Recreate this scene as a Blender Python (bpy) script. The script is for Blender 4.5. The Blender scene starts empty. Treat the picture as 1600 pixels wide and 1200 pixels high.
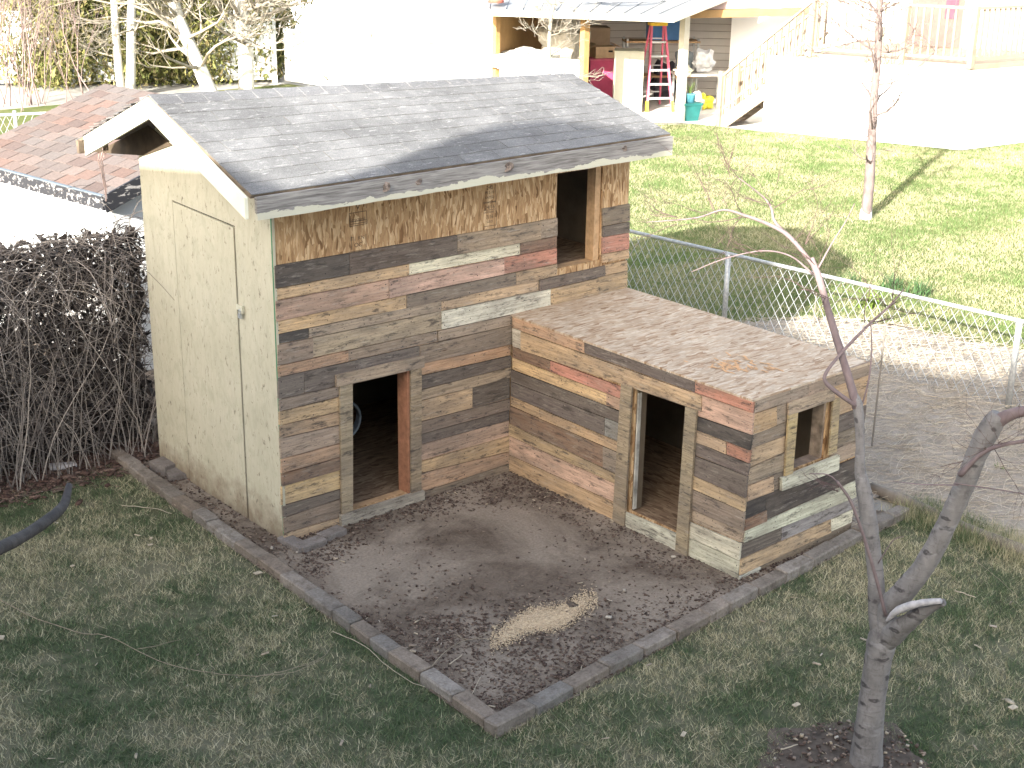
import bpy, bmesh, math, random
import numpy as np
from mathutils import Vector, Matrix
random.seed(11); rng = np.random.default_rng(5)
scene = bpy.context.scene
COL = scene.collection
R = math.radians

# ------------------------------------------------------------------ camera
CAM = np.array([-4.628, -7.683, 4.298])
YAW, PITCH, ROLL, FPX = 0.71231725, 0.33997261, 0.01684595, 2255.1
_f = np.array([math.sin(YAW)*math.cos(PITCH), math.cos(YAW)*math.cos(PITCH), -math.sin(PITCH)])
_r0 = np.array([math.cos(YAW), -math.sin(YAW), 0.0]); _u0 = np.cross(_r0, _f)
_r = math.cos(ROLL)*_r0 + math.sin(ROLL)*_u0
_u = -math.sin(ROLL)*_r0 + math.cos(ROLL)*_u0
cam = bpy.data.objects.new('camera', bpy.data.cameras.new('camera'))
COL.objects.link(cam)
cam.matrix_world = Matrix(((_r[0], _u[0], -_f[0], CAM[0]), (_r[1], _u[1], -_f[1], CAM[1]),
                           (_r[2], _u[2], -_f[2], CAM[2]), (0, 0, 0, 1)))
cam.data.sensor_width = 36; cam.data.lens = FPX/1600*36
cam.data.clip_start = 0.05; cam.data.clip_end = 600
scene.camera = cam

# ------------------------------------------------------------------ light
SAZ, SEL = R(23.2), R(20.5)                    # the light travels towards this azimuth
SUN_DIR = Vector((math.cos(SAZ)*math.cos(SEL), math.sin(SAZ)*math.cos(SEL), -math.sin(SEL)))
world = bpy.data.worlds.new('World'); scene.world = world; world.use_nodes = True
wn = world.node_tree; wn.nodes.clear()
sky = wn.nodes.new('ShaderNodeTexSky'); sky.sky_type = 'NISHITA'; sky.sun_disc = False
sky.sun_elevation = SEL; sky.sun_rotation = math.atan2(-math.cos(SAZ), -math.sin(SAZ))
sky.dust_density = 3.0; sky.ozone_density = 0.6; sky.air_density = 0.8
bg = wn.nodes.new('ShaderNodeBackground'); bg.inputs[1].default_value = 0.15
wo = wn.nodes.new('ShaderNodeOutputWorld')
hs_ = wn.nodes.new('ShaderNodeHueSaturation'); hs_.inputs['Saturation'].default_value = .72   # hazy spring sky
wn.links.new(sky.outputs[0], hs_.inputs['Color']); wn.links.new(hs_.outputs[0], bg.inputs[0]); wn.links.new(bg.outputs[0], wo.inputs[0])
sun = bpy.data.objects.new('sun', bpy.data.lights.new('sun', 'SUN')); COL.objects.link(sun)
sun.data.energy = 4.4; sun.data.angle = R(0.55); sun.data.color = (1.0, 0.965, 0.91)
sun.rotation_euler = SUN_DIR.to_track_quat('-Z', 'Y').to_euler()
vs = scene.view_settings
scene.display_settings.display_device = 'sRGB'
vs.view_transform = 'Standard'; vs.look = 'None'; vs.gamma = 1; vs.use_curve_mapping = False
vs.exposure = 2.28
vs.use_white_balance = True; vs.white_balance_temperature = 6600; vs.white_balance_tint = 6

# ------------------------------------------------------------------ pixel -> world helpers (1600x1200 survey coordinates)
def ray(u, v): return _f + _r*(u-800)/FPX - _u*(v-600)/FPX
def gp(u, v, z=0.0):
    q = ray(u, v); return Vector(CAM + q*(z-CAM[2])/q[2])
def pr(u, v, r):
    q = ray(u, v); return Vector(CAM + q*r/math.hypot(q[0], q[1]))
class Frame:
    """a wall plane: local x along, y into the wall, z up"""
    def __init__(s, origin, yaw): s.o = np.array(origin, float); s.yaw = yaw; s.ex = np.array([math.cos(yaw), math.sin(yaw), 0]); s.n = np.array([-math.sin(yaw), math.cos(yaw), 0])
    def p(s, u, v, d=0.0):
        q = ray(u, v); o = s.o + s.n*d; X = CAM + q*((o-CAM)@s.n)/(q@s.n) - s.o
        return (float(X@s.ex), float(X[2]))
    def w(s, x, d, z): return Vector(s.o + s.ex*x + s.n*d + np.array([0, 0, z]))

# ------------------------------------------------------------------ object helpers
def link(name, me, mat=None, parent=None):
    o = bpy.data.objects.new(name, me); COL.objects.link(o)
    if mat and not me.materials: me.materials.append(mat)
    if parent: o.parent = parent
    return o
def tag(o, label=None, cat=None, group=None, kind=None):
    if label: o['label'] = label
    if cat: o['category'] = cat
    if group: o['group'] = group
    if kind: o['kind'] = kind
    return o
def thing(name, loc, label, cat, group=None, rz=0.0):
    o = bpy.data.objects.new(name, None); COL.objects.link(o); o.location = loc; o.rotation_euler = (0, 0, rz)
    o.empty_display_size = .1
    return tag(o, label, cat, group)
class MB:
    def __init__(s): s.v = []; s.f = []
    def add(s, vs, fs):
        n = len(s.v); s.v += [tuple(v) for v in vs]; s.f += [tuple(n+i for i in f) for f in fs]; return s
    def box(s, c, d, rz=0.0, tilt=None):
        x, y, z = d[0]/2, d[1]/2, d[2]/2
        P = [Vector((i*x, j*y, k*z)) for k in (-1, 1) for i, j in ((-1, -1), (1, -1), (1, 1), (-1, 1))]
        M = Matrix.Rotation(rz, 3, 'Z')
        if tilt: M = M @ Matrix.Rotation(tilt[1], 3, tilt[0])
        return s.add([M @ p + Vector(c) for p in P], [(3, 2, 1, 0), (4, 5, 6, 7), (0, 1, 5, 4), (1, 2, 6, 5), (2, 3, 7, 6), (3, 0, 4, 7)])
    def beam(s, a, b, w, h, up=(0, 0, 1)):
        a, b = Vector(a), Vector(b); d = (b-a).normalized(); up = Vector(up)
        sd = d.cross(up).normalized(); u2 = sd.cross(d)
        P = [q + sd*i*w/2 + u2*j*h/2 for q in (a, b) for i, j in ((-1, -1), (1, -1), (1, 1), (-1, 1))]
        return s.add(P, [(0, 1, 2, 3), (7, 6, 5, 4), (1, 0, 4, 5), (2, 1, 5, 6), (3, 2, 6, 7), (0, 3, 7, 4)])
    def tube(s, pts, rad, n=6, cap=True, wob=0.0):
        pts = [Vector(p) for p in pts]; m = len(pts)
        if not hasattr(rad, '__len__'): rad = [rad]*m
        vs = []; prev = None
        for i, p in enumerate(pts):
            t = (pts[min(i+1, m-1)] - pts[max(i-1, 0)])
            t = t.normalized() if t.length > 1e-9 else Vector((0, 0, 1))
            if prev is None: a = t.orthogonal().normalized()
            else:
                a = prev - t*prev.dot(t); a = a.normalized() if a.length > 1e-6 else t.orthogonal().normalized()
            prev = a; b = t.cross(a)
            for k in range(n):
                w = 2*math.pi*k/n; r = rad[i]*(1 + (random.uniform(-wob, wob) if wob else 0))
                vs.append(p + (a*math.cos(w) + b*math.sin(w))*r)
        fs = [(i*n+k, i*n+(k+1) % n, (i+1)*n+(k+1) % n, (i+1)*n+k) for i in range(m-1) for k in range(n)]
        if cap: fs += [tuple(reversed(range(n))), tuple(range((m-1)*n, m*n))]
        return s.add(vs, fs)
    def prism(s, poly, d0, d1):
        """polygon in local (x,z), extruded in local y from d0 to d1"""
        n = len(poly); A = sum(poly[i][0]*poly[(i+1) % n][1]-poly[(i+1) % n][0]*poly[i][1] for i in range(n))
        if A < 0: poly = poly[::-1]
        vs = [(x, d0, z) for x, z in poly] + [(x, d1, z) for x, z in poly]
        fs = [tuple(range(n)), tuple(reversed(range(n, 2*n)))] + [(i, i+n, (i+1) % n+n, (i+1) % n) for i in range(n)]
        return s.add(vs, fs)
    def mesh(s, name, smooth=False):
        me = bpy.data.meshes.new(name); me.from_pydata(s.v, [], s.f); me.update()
        if smooth: me.polygons.foreach_set('use_smooth', [True]*len(me.polygons))
        return me
    def build(s, name, mat, parent=None, smooth=False, bevel=0.0):
        me = s.mesh(name, smooth)
        if bevel:
            bm = bmesh.new(); bm.from_mesh(me); bmesh.ops.recalc_face_normals(bm, faces=bm.faces)
            bmesh.ops.bevel(bm, geom=bm.edges[:], offset=bevel, segments=2, profile=.6, affect='EDGES'); bm.to_mesh(me); bm.free()
        return link(name, me, mat, parent)
def smooth_path(pts, k=4):
    """Catmull-Rom through tuples (x,y,z,r)"""
    P = [np.array(p, float) for p in pts]; P = [2*P[0]-P[1]] + P + [2*P[-1]-P[-2]]; out = []
    for i in range(1, len(P)-2):
        for j in range(k):
            t = j/k; out.append(.5*((2*P[i]) + (-P[i-1]+P[i+1])*t + (2*P[i-1]-5*P[i]+4*P[i+1]-P[i+2])*t*t + (-P[i-1]+3*P[i]-3*P[i+1]+P[i+2])*t**3))
    out.append(P[-2]); return out
def mesh_np(name, V, F):
    """V (n,3) F (m,k) numpy -> mesh"""
    me = bpy.data.meshes.new(name); m, k = F.shape
    me.vertices.add(len(V)); me.vertices.foreach_set('co', np.asarray(V, np.float32).ravel())
    me.loops.add(m*k); me.loops.foreach_set('vertex_index', F.astype(np.int32).ravel())
    me.polygons.add(m); me.polygons.foreach_set('loop_start', np.arange(0, m*k, k, dtype=np.int32))
    me.update(calc_edges=True); me.validate(); return me
def inside(poly, X, Y):
    c = np.zeros(len(X), bool); n = len(poly)
    for i in range(n):
        x1, y1 = poly[i][:2]; x2, y2 = poly[(i+1) % n][:2]
        if y1 == y2: continue
        m = ((y1 > Y) != (y2 > Y)) & (X < (x2-x1)*(Y-y1)/(y2-y1)+x1); c ^= m
    return c
def fnoise(X, Y, sc, seed=0):
    """cheap smooth value noise -1..1"""
    X = X*sc + 31.7*seed; Y = Y*sc + 17.3*seed; xi = np.floor(X).astype(int); yi = np.floor(Y).astype(int); fx = X-xi; fy = Y-yi
    fx = fx*fx*(3-2*fx); fy = fy*fy*(3-2*fy)
    def h(a, b):
        n = (a*374761393 + b*668265263 + seed*1442695) & 0x7fffffff; n = ((n ^ (n >> 13))*1274126177) & 0x7fffffff
        return (n & 0xffff)/32767.5-1
    return (h(xi, yi)*(1-fx)+h(xi+1, yi)*fx)*(1-fy) + (h(xi, yi+1)*(1-fx)+h(xi+1, yi+1)*fx)*fy

# ------------------------------------------------------------------ material helpers
class NT:
    def __init__(s, name, rough=.85, spec=.25):
        s.m = bpy.data.materials.new(name); s.m.use_nodes = True; s.t = s.m.node_tree; s.b = s.t.nodes['Principled BSDF']
        s.b.inputs['Roughness'].default_value = rough; s.b.inputs['Specular IOR Level'].default_value = spec
        s.tc = s.n('ShaderNodeTexCoord'); s.oi = None
    def n(s, k, **kw):
        x = s.t.nodes.new(k)
        for a, b in kw.items(): setattr(x, a, b)
        return x
    def set(s, sock, val):
        if hasattr(val, 'is_linked') or hasattr(val, 'links'): s.t.links.new(val, sock)
        else: sock.default_value = val if not (isinstance(val, tuple) and len(val) == 3 and sock.type == 'RGBA') else (*val, 1)
    def map(s, scale=(1, 1, 1), rot=(0, 0, 0), src='Object', off=None):
        m = s.n('ShaderNodeMapping'); v = s.tc.outputs[src] if isinstance(src, str) else src
        if off is not None:
            a = s.n('ShaderNodeVectorMath', operation='ADD'); s.t.links.new(v, a.inputs[0]); s.t.links.new(off, a.inputs[1]); v = a.outputs[0]
        s.t.links.new(v, m.inputs[0]); m.inputs['Scale'].default_value = scale; m.inputs['Rotation'].default_value = rot; return m.outputs[0]
    def noise(s, vec, scale=5, detail=4, rough=.55, dist=0.0, col=False):
        x = s.n('ShaderNodeTexNoise'); s.t.links.new(vec, x.inputs['Vector']); x.inputs['Scale'].default_value = scale
        x.inputs['Detail'].default_value = detail; x.inputs['Roughness'].default_value = rough; x.inputs['Distortion'].default_value = dist
        return x.outputs['Color' if col else 'Fac']
    def voro(s, vec, scale=5, out='Distance', rnd=1.0, feat='F1'):
        x = s.n('ShaderNodeTexVoronoi', feature=feat); s.t.links.new(vec, x.inputs['Vector']); x.inputs['Scale'].default_value = scale
        x.inputs['Randomness'].default_value = rnd; return x.outputs[out]
    def ramp(s, fac, stops, interp='LINEAR'):
        x = s.n('ShaderNodeValToRGB'); s.t.links.new(fac, x.inputs[0]); e = x.color_ramp.elements; x.color_ramp.interpolation = interp
        while len(e) < len(stops): e.new(.5)
        for i, (p, c) in enumerate(stops):
            e[i].position = p; e[i].color = (c, c, c, 1) if isinstance(c, (int, float)) else (*c, 1)
        return x.outputs[0]
    def mix(s, fac, a, b, mode='MIX'):
        x = s.n('ShaderNodeMix', data_type='RGBA', blend_type=mode)
        s.set(x.inputs[0], fac); s.set(x.inputs[6], a); s.set(x.inputs[7], b); return x.outputs[2]
    def math(s, op, a, b=0.0, clamp=False):
        x = s.n('ShaderNodeMath', operation=op, use_clamp=clamp); s.set(x.inputs[0], a); s.set(x.inputs[1], b); return x.outputs[0]
    def obj(s, k='Color'):
        if not s.oi: s.oi = s.n('ShaderNodeObjectInfo')
        return s.oi.outputs[k]
    def rvec(s, k=40.0):
        """a random offset vector per object"""
        x = s.n('ShaderNodeCombineXYZ'); r = s.obj('Random'); s.set(x.inputs[0], s.math('MULTIPLY', r, k)); s.set(x.inputs[1], s.math('MULTIPLY', r, k*1.7)); s.set(x.inputs[2], s.math('MULTIPLY', r, k*.6)); return x.outputs[0]
    def island(s):
        g = s.n('ShaderNodeNewGeometry'); return g.outputs['Random Per Island']
    def bump(s, h, strength=.3, dist=.01):
        x = s.n('ShaderNodeBump'); s.set(x.inputs['Height'], h); x.inputs['Strength'].default_value = strength; x.inputs['Distance'].default_value = dist
        s.t.links.new(x.outputs[0], s.b.inputs['Normal'])
    def col(s, c): s.set(s.b.inputs['Base Color'], c); return s.m
def simple(name, c, rough=.7, spec=.3, var=.15, sc=8, metal=0.0, bump=.15):
    m = NT(name, rough, spec); n = m.noise(m.map(), sc, 5, .6)
    m.b.inputs['Metallic'].default_value = metal
    lo = tuple(x*(1-var) for x in c); hi = tuple(min(1, x*(1+var)) for x in c)
    m.bump(n, bump, .005); return m.col(m.ramp(n, [(.3, lo), (.7, hi)]))
def objcol(name, rough=.7, var=.2, sc=10, spec=.3, bump=.2):
    m = NT(name, rough, spec); n = m.noise(m.map(off=m.rvec()), sc, 5, .6); m.bump(n, bump, .005)
    return m.col(m.mix(1.0, m.obj(), m.ramp(n, [(.3, 1-var), (.7, 1+var*.5)]), 'MULTIPLY'))

# reclaimed pallet board: colour of the object x grain x stains
def mat_board():
    m = NT('pallet_wood', .88, .15); off = m.rvec()
    g1 = m.noise(m.map((1.0, 14, 22), off=off), 3, 7, .68, .25)
    g2 = m.noise(m.map((2, 60, 150), off=off), 3, 3, .6, .1)
    knot = m.voro(m.map((2.2, 5, 8), off=off), 1.0)
    st = m.noise(m.map((2.2, 5, 9), off=off), 3.2, 8, .74, .15)
    spk = m.noise(m.map((9, 20, 24), off=off), 4, 5, .75)
    bl = m.noise(m.map((1.0, 2, 3), off=off), 1.9, 5, .6)
    c = m.mix(1.0, m.obj(), m.ramp(g1, [(.30, .60), (.5, 1.0), (.68, 1.30)]), 'MULTIPLY')
    c = m.mix(m.ramp(bl, [(.42, 0.0), (.60, .8)]), c, m.mix(.35, (.165, .135, .11), c))
    c = m.mix(1.0, c, m.ramp(g2, [(.3, .82), (.65, 1.08)]), 'MULTIPLY')
    c = m.mix(m.ramp(st, [(.535, 0.0), (.63, .78)]), c, (.055, .046, .042))
    c = m.mix(m.ramp(spk, [(.56, 0.0), (.66, .6)]), c, (.07, .055, .048))
    lt = m.noise(m.map((2, 7, 14), off=off), 3.6, 7, .75)
    c = m.mix(m.ramp(lt, [(.55, 0.0), (.68, .42)]), c, (.42, .37, .31))
    c = m.mix(m.ramp(knot, [(.02, .7), (.07, 0.0)]), c, (.08, .045, .028))
    m.bump(m.math('ADD', m.math('MULTIPLY', g1, .6), m.math('MULTIPLY', g2, .5)), .5, .004)
    return m.col(c)
def mat_osb(name, cols, horiz=False, strength=1.0, paint=None, scale=1.0):
    m = NT(name, .85, .2)
    co = m.map()
    wn_ = m.noise(co, 3.0*scale, 2, .5, col=True)
    d = m.n('ShaderNodeMix', data_type='VECTOR'); d.inputs[0].default_value = .09
    m.t.links.new(co, d.inputs[4]); m.t.links.new(wn_, d.inputs[5]); vec = d.outputs[1]
    layers = []
    for i, (a, sx, sz) in enumerate(((.45, 46, 10), (-.5, 52, 12), (1.1, 44, 14), (-.1, 64, 10))):
        mp = m.n('ShaderNodeMapping'); m.t.links.new(vec, mp.inputs[0])
        sx *= scale; sz *= scale
        if horiz: mp.inputs['Rotation'].default_value = (0, 0, a); mp.inputs['Scale'].default_value = (sz, sx, 4)
        else: mp.inputs['Rotation'].default_value = (0, a, 0); mp.inputs['Scale'].default_value = (sx, 4, sz)
        v = m.n('ShaderNodeTexVoronoi'); m.t.links.new(mp.outputs[0], v.inputs['Vector']); v.inputs['Scale'].default_value = 1.0
        sep = m.n('ShaderNodeSeparateColor'); m.t.links.new(v.outputs['Color'], sep.inputs[0])
        layers.append((sep.outputs[0], sep.outputs[1]))
    sel = m.noise(m.map((1, 1, 1)), 9*scale, 2, .5)
    h = layers[0][0]
    for (a, b), th in zip(layers[1:], (.42, .5, .62)):
        h = m.mix(m.math('GREATER_THAN', b, th), h, a)
    fine = m.noise(m.map((60, 60, 10) if not horiz else (10, 80, 30)), 2, 4, .6)
    c = m.ramp(h, [(0.0, cols[0]), (.22, cols[1]), (.6, cols[2]), (1.0, cols[3])])
    c = m.mix(1.0, c, m.ramp(fine, [(.3, .75), (.7, 1.2)]), 'MULTIPLY')
    crk = m.noise(m.map((40, 40, 9), (0, .35, 0)) if not horiz else m.map((9, 40, 30), (0, 0, .35)), 1.5, 4, .7, .3); c = m.mix(m.ramp(crk, [(.60, 0.0), (.68, .6)]), c, tuple(x*.45 for x in cols[1]))
    if paint:
        dirt = m.noise(m.map((1, 1, 1)), 2.2, 6, .62)
        flk = m.noise(m.map((16, 16, 7), (0, .3, 0)), 2.0, 6, .7, .7)
        base = m.mix(m.ramp(h, [(0, .0), (1, .30)]), paint, tuple(x*.74 for x in paint))
        base = m.mix(m.ramp(dirt, [(.42, 0.0), (.75, .42)]), base, (.32, .29, .20))
        low = m.n('ShaderNodeSeparateXYZ'); m.t.links.new(co, low.inputs[0])
        grime = m.math('ADD', m.math('MULTIPLY', m.noise(m.map((1, 1, 1)), 7, 5, .7), .5), m.math('MULTIPLY', low.outputs[2], -.85))
        base = m.mix(m.ramp(grime, [(-.0, 0.0), (.22, .85)]), base, (.17, .125, .085))
        mott = m.noise(m.map((1, 1, .6)), 11, 6, .7, .6); base = m.mix(m.ramp(mott, [(.5, 0.0), (.68, .45)]), base, (.29, .275, .195))
        c = m.mix(m.ramp(flk, [(.59, 0.0), (.66, .75)]), base, (.12, .10, .07))
    else:
        bl = m.noise(m.map(), 2.5, 4, .6)
        c = m.mix(m.ramp(bl, [(.4, 0.0), (.75, .30)]), c, tuple(x*.55 for x in cols[1]))
    m.bump(h, .35*strength, .002)
    return m.col(c)
M = {}
M['board'] = mat_board()
M['osb'] = mat_osb('osb_sheet', ((.17, .088, .038), (.36, .215, .108), (.43, .27, .14), (.62, .44, .26)))
M['osb_top'] = mat_osb('osb_weathered_top', ((.26, .16, .095), (.40, .29, .20), (.44, .345, .255), (.54, .445, .35)), horiz=True)
M['osbfloor'] = mat_osb('dim_floor_osb', ((.10, .06, .035), (.17, .11, .07), (.21, .14, .09), (.28, .20, .13)), horiz=True)  # OSB tones darkened to stand for the dim interior
M['cream'] = mat_osb('cream_painted_osb', ((.1,)*3, (.2,)*3, (.3,)*3, (.4,)*3), paint=(.475, .435, .335))
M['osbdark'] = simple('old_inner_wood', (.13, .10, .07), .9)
M['nail'] = simple('rusty_nail', (.035, .028, .025), .6)

# ------------------------------------------------------------------ base ground sheet
def sheet(name, poly, z, mat, kind='structure', parent=None, cell=None, relief=0.0, label=None):
    if cell is None:
        me = MB().add([(x, y, z) for x, y in poly], [tuple(range(len(poly)))]).mesh(name)
    else:
        xs = [p[0] for p in poly]; ys = [p[1] for p in poly]
        nx = int((max(xs)-min(xs))/cell)+1; ny = int((max(ys)-min(ys))/cell)+1
        gx, gy = np.meshgrid(min(xs)+np.arange(nx+1)*cell, min(ys)+np.arange(ny+1)*cell, indexing='ij')
        gx = gx.ravel(); gy = gy.ravel()
        gz = z + relief*(fnoise(gx, gy, 1.7, 1)*.5 + fnoise(gx, gy, 5, 2)*.3 + fnoise(gx, gy, 19, 3)*.22 + fnoise(gx, gy, 40, 4)*.12)
        i, j = np.meshgrid(np.arange(nx), np.arange(ny), indexing='ij'); i = i.ravel(); j = j.ravel()
        cx = min(xs)+(i+.5)*cell; cy = min(ys)+(j+.5)*cell; k = inside(poly, cx, cy); i = i[k]; j = j[k]
        F = np.stack([i*(ny+1)+j, (i+1)*(ny+1)+j, (i+1)*(ny+1)+j+1, i*(ny+1)+j+1], 1)
        me = mesh_np(name, np.stack([gx, gy, gz], 1), F); me.polygons.foreach_set('use_smooth', [True]*len(me.polygons))
    o = link(name, me, mat, parent); o['kind'] = kind; return o

def mat_lawn(name, g1, g2, straw, sc=1.0, th=(.42, .62)):
    m = NT(name, .95, .1); co = m.map()
    a = m.noise(co, .9*sc, 6, .62, .4); b = m.noise(m.map((1, 1, 1)), 28*sc, 4, .7); c3 = m.noise(co, 6*sc, 5, .65, .5)
    c = m.mix(m.ramp(b, [(.3, 0.0), (.7, 1.0)]), g1, g2)
    s = m.math('ADD', m.math('MULTIPLY', a, .6), m.math('MULTIPLY', c3, .4))
    c = m.mix(m.ramp(s, [(th[0], 0.0), (th[1], .85)]), c, straw)
    m.bump(b, .6, .02); return m.col(c)
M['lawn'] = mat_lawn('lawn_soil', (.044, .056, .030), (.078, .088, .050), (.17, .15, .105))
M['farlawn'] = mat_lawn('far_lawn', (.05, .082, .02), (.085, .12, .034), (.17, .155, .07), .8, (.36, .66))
M['ground'] = simple('pale_gravel_ground', (.34, .32, .29), .95, sc=3)

def P2(*a): return [tuple(gp(u, v))[:2] for u, v in a]
sheet('ground', [(-150, -150), (250, -150), (250, 250), (-150, 250)], -.012, M['ground'])
EC = (-.39, -2.70); EL = (-.27, 2.10); ER = (3.72, -2.40)          # brick edging corner and ends
bed_poly = [EC, ER, (3.55, -2.1), (3.3, 1.2), (3.3, 2.3), (-.27, 2.3), EL]
straw_poly = [(3.05, -2.35), (3.9, -2.03), (3.86, -3.25), (3.9, -5.2), (9.6, -5.2), (8.2, -2.2), (7.75, -.6), (7.55, .55), (7.0, 1.15), (6.2, 1.55), (4.2, 1.9), (3.2, 1.2)]
near_lawn = [(-7, -9), (3.86, -9), (3.88, -3.25), (3.86, -2.2), ER, EC, EL, (-.2, 2.5), (-7, 2.5)]
far_lawn = [(3.3, 1.2), (4.2, 1.9), (6.2, 1.55), (7.0, 1.15), (7.55, .55), (7.75, -.6), (8.2, -2.2), (9.6, -5.2), (22, -5.2), (18.6, 5.6), (16.95, 5.8), (16.3, 7.8), (15.7, 8.95), (15.3, 10.3), (13.2, 11.7), (12, 19), (3.3, 19)]
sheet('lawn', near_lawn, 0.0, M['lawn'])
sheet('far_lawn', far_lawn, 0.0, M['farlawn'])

# soil bed with relief
def mat_soil():
    m = NT('garden_soil', .95, .1); co = m.map()
    a = m.noise(co, 1.1, 6, .6, .6); b = m.noise(co, 9, 6, .7, .3); d = m.noise(co, 60, 3, .6)
    c = m.ramp(b, [(.3, (.092, .070, .054)), (.7, (.168, .132, .104))])
    c = m.mix(m.ramp(a, [(.42, 0.0), (.58, .85)]), c, (.265, .218, .175))        # dry packed dust
    c = m.mix(1.0, c, m.ramp(d, [(.3, .8), (.7, 1.15)]), 'MULTIPLY')
    g = m.n('ShaderNodeVectorMath', operation='DISTANCE'); m.t.links.new(m.map((1, 1, 0), off=None), g.inputs[0])
    m.bump(m.math('ADD', b, m.math('MULTIPLY', d, .4)), .7, .02); return m.col(c)
M['soil'] = mat_soil()
sheet('soil_bed', bed_poly, .012, M['soil'], cell=.03, relief=.014)
def mat_strawsoil():
    m = NT('straw_strewn_soil', .95, .1); co = m.map(); b = m.noise(co, 7, 6, .7, .4); d = m.noise(m.map((1, 1, 1)), 45, 3, .7, 1.0)
    c = m.ramp(b, [(.3, (.24, .205, .17)), (.7, (.38, .33, .28))]); c = m.mix(m.ramp(d, [(.5, 0.0), (.62, .6)]), c, (.48, .42, .34))
    m.bump(d, .8, .02); return m.col(c)
M['strawsoil'] = mat_strawsoil()
sheet('straw_garden_ground', straw_poly, .016, M['strawsoil'], cell=.06, relief=.03)
TC = gp(1322, 1208)
TSP = sheet('tree_soil_patch', [(TC.x+.50*math.cos(t)*(1+.15*math.sin(3*t)+.07*math.sin(7*t)), TC.y+.42*math.sin(t)*(1+.13*math.cos(4*t)+.06*math.sin(9*t))) for t in np.linspace(0, 6.28, 60)[:-1]], .013, simple('damp_tree_soil', (.085, .066, .052), .95, var=.45, sc=14, bump=.6), cell=.009, relief=.012)
concrete = simple('pale_concrete', (.55, .53, .50), .9, sc=4)
sheet('patio', [(15.15, 10.62), (15.32, 10.16), (15.7, 8.96), (24, 9), (24, 20), (12.7, 20), (12.6, 13.0), (13.5, 11.75)], .006, concrete)

# ------------------------------------------------------------------ the pallet-clad shed
W, D, A_, L_, H2 = 3.172, 1.77, 1.99, 2.298, 1.251
FA = Frame((0, 0, 0), 0.0)
FB = Frame((A_, 0, 0), -math.pi/2)
FC = Frame((A_, -L_, 0), 0.0)
FG = Frame((0, D, 0), -math.pi/2)
shed = thing('garden_shed', (0, 0, 0), 'tall cream and reclaimed pallet wood shed with grey shingle roof and two cutout doors', 'shed')
ext = thing('shed_extension', (A_, 0, 0), 'low flat OSB-topped pallet wood animal house joined to the tall shed', 'shed')
def framed(o, F, parent):
    o.parent = parent; o.rotation_euler = (0, 0, F.yaw); o.location = Vector(F.o) - parent.location; return o

def board_mesh(p00, p01, p11, p10, d0, d1, jit=.0018):
    """p00 top-left, p01 top-right, p11 bottom-right, p10 bottom-left (local x,z); few segments, uneven edges"""
    n = 3; V = []; 
    for d in (d0, d1):
        for k in range(n+1):
            t = k/n
            for a, b in ((p00, p01), (p10, p11)):
                V.append((a[0]+(b[0]-a[0])*t + (random.uniform(-jit, jit) if k in (0, n) else 0), d + (random.uniform(-.001, .001) if d == d0 else 0), a[1]+(b[1]-a[1])*t + random.uniform(-jit, jit)))
    F = []; o = 2*(n+1)
    for k in range(n):
        a = 2*k; F += [(a, a+1, a+3, a+2), (o+a, o+a+2, o+a+3, o+a+1), (a, a+2, o+a+2, o+a), (a+1, o+a+1, o+a+3, a+3)]
    F += [(0, o, o+1, 1), (2*n, 2*n+1, o+2*n+1, o+2*n)]
    me = bpy.data.meshes.new('board'); me.from_pydata(V, [], F)
    bm = bmesh.new(); bm.from_mesh(me); bmesh.ops.recalc_face_normals(bm, faces=bm.faces); bm.to_mesh(me); bm.free(); return me
PAL = dict(g=(.240, .185, .138), G=(.138, .110, .092), d=(.066, .056, .052), t=(.46, .320, .195), y=(.51, .350, .200), p=(.49, .325, .240),
           r=(.45, .215, .150), o=(.50, .315, .200), w=(.58, .52, .40), m=(.345, .260, .185), b=(.215, .132, .090), l=(.28, .26, .24), k=(.54, .51, .40))
NAILS = {}
def lerp_line(l, u): return l[1] + (l[3]-l[1])*(u-l[0])/(l[2]-l[0])
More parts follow.
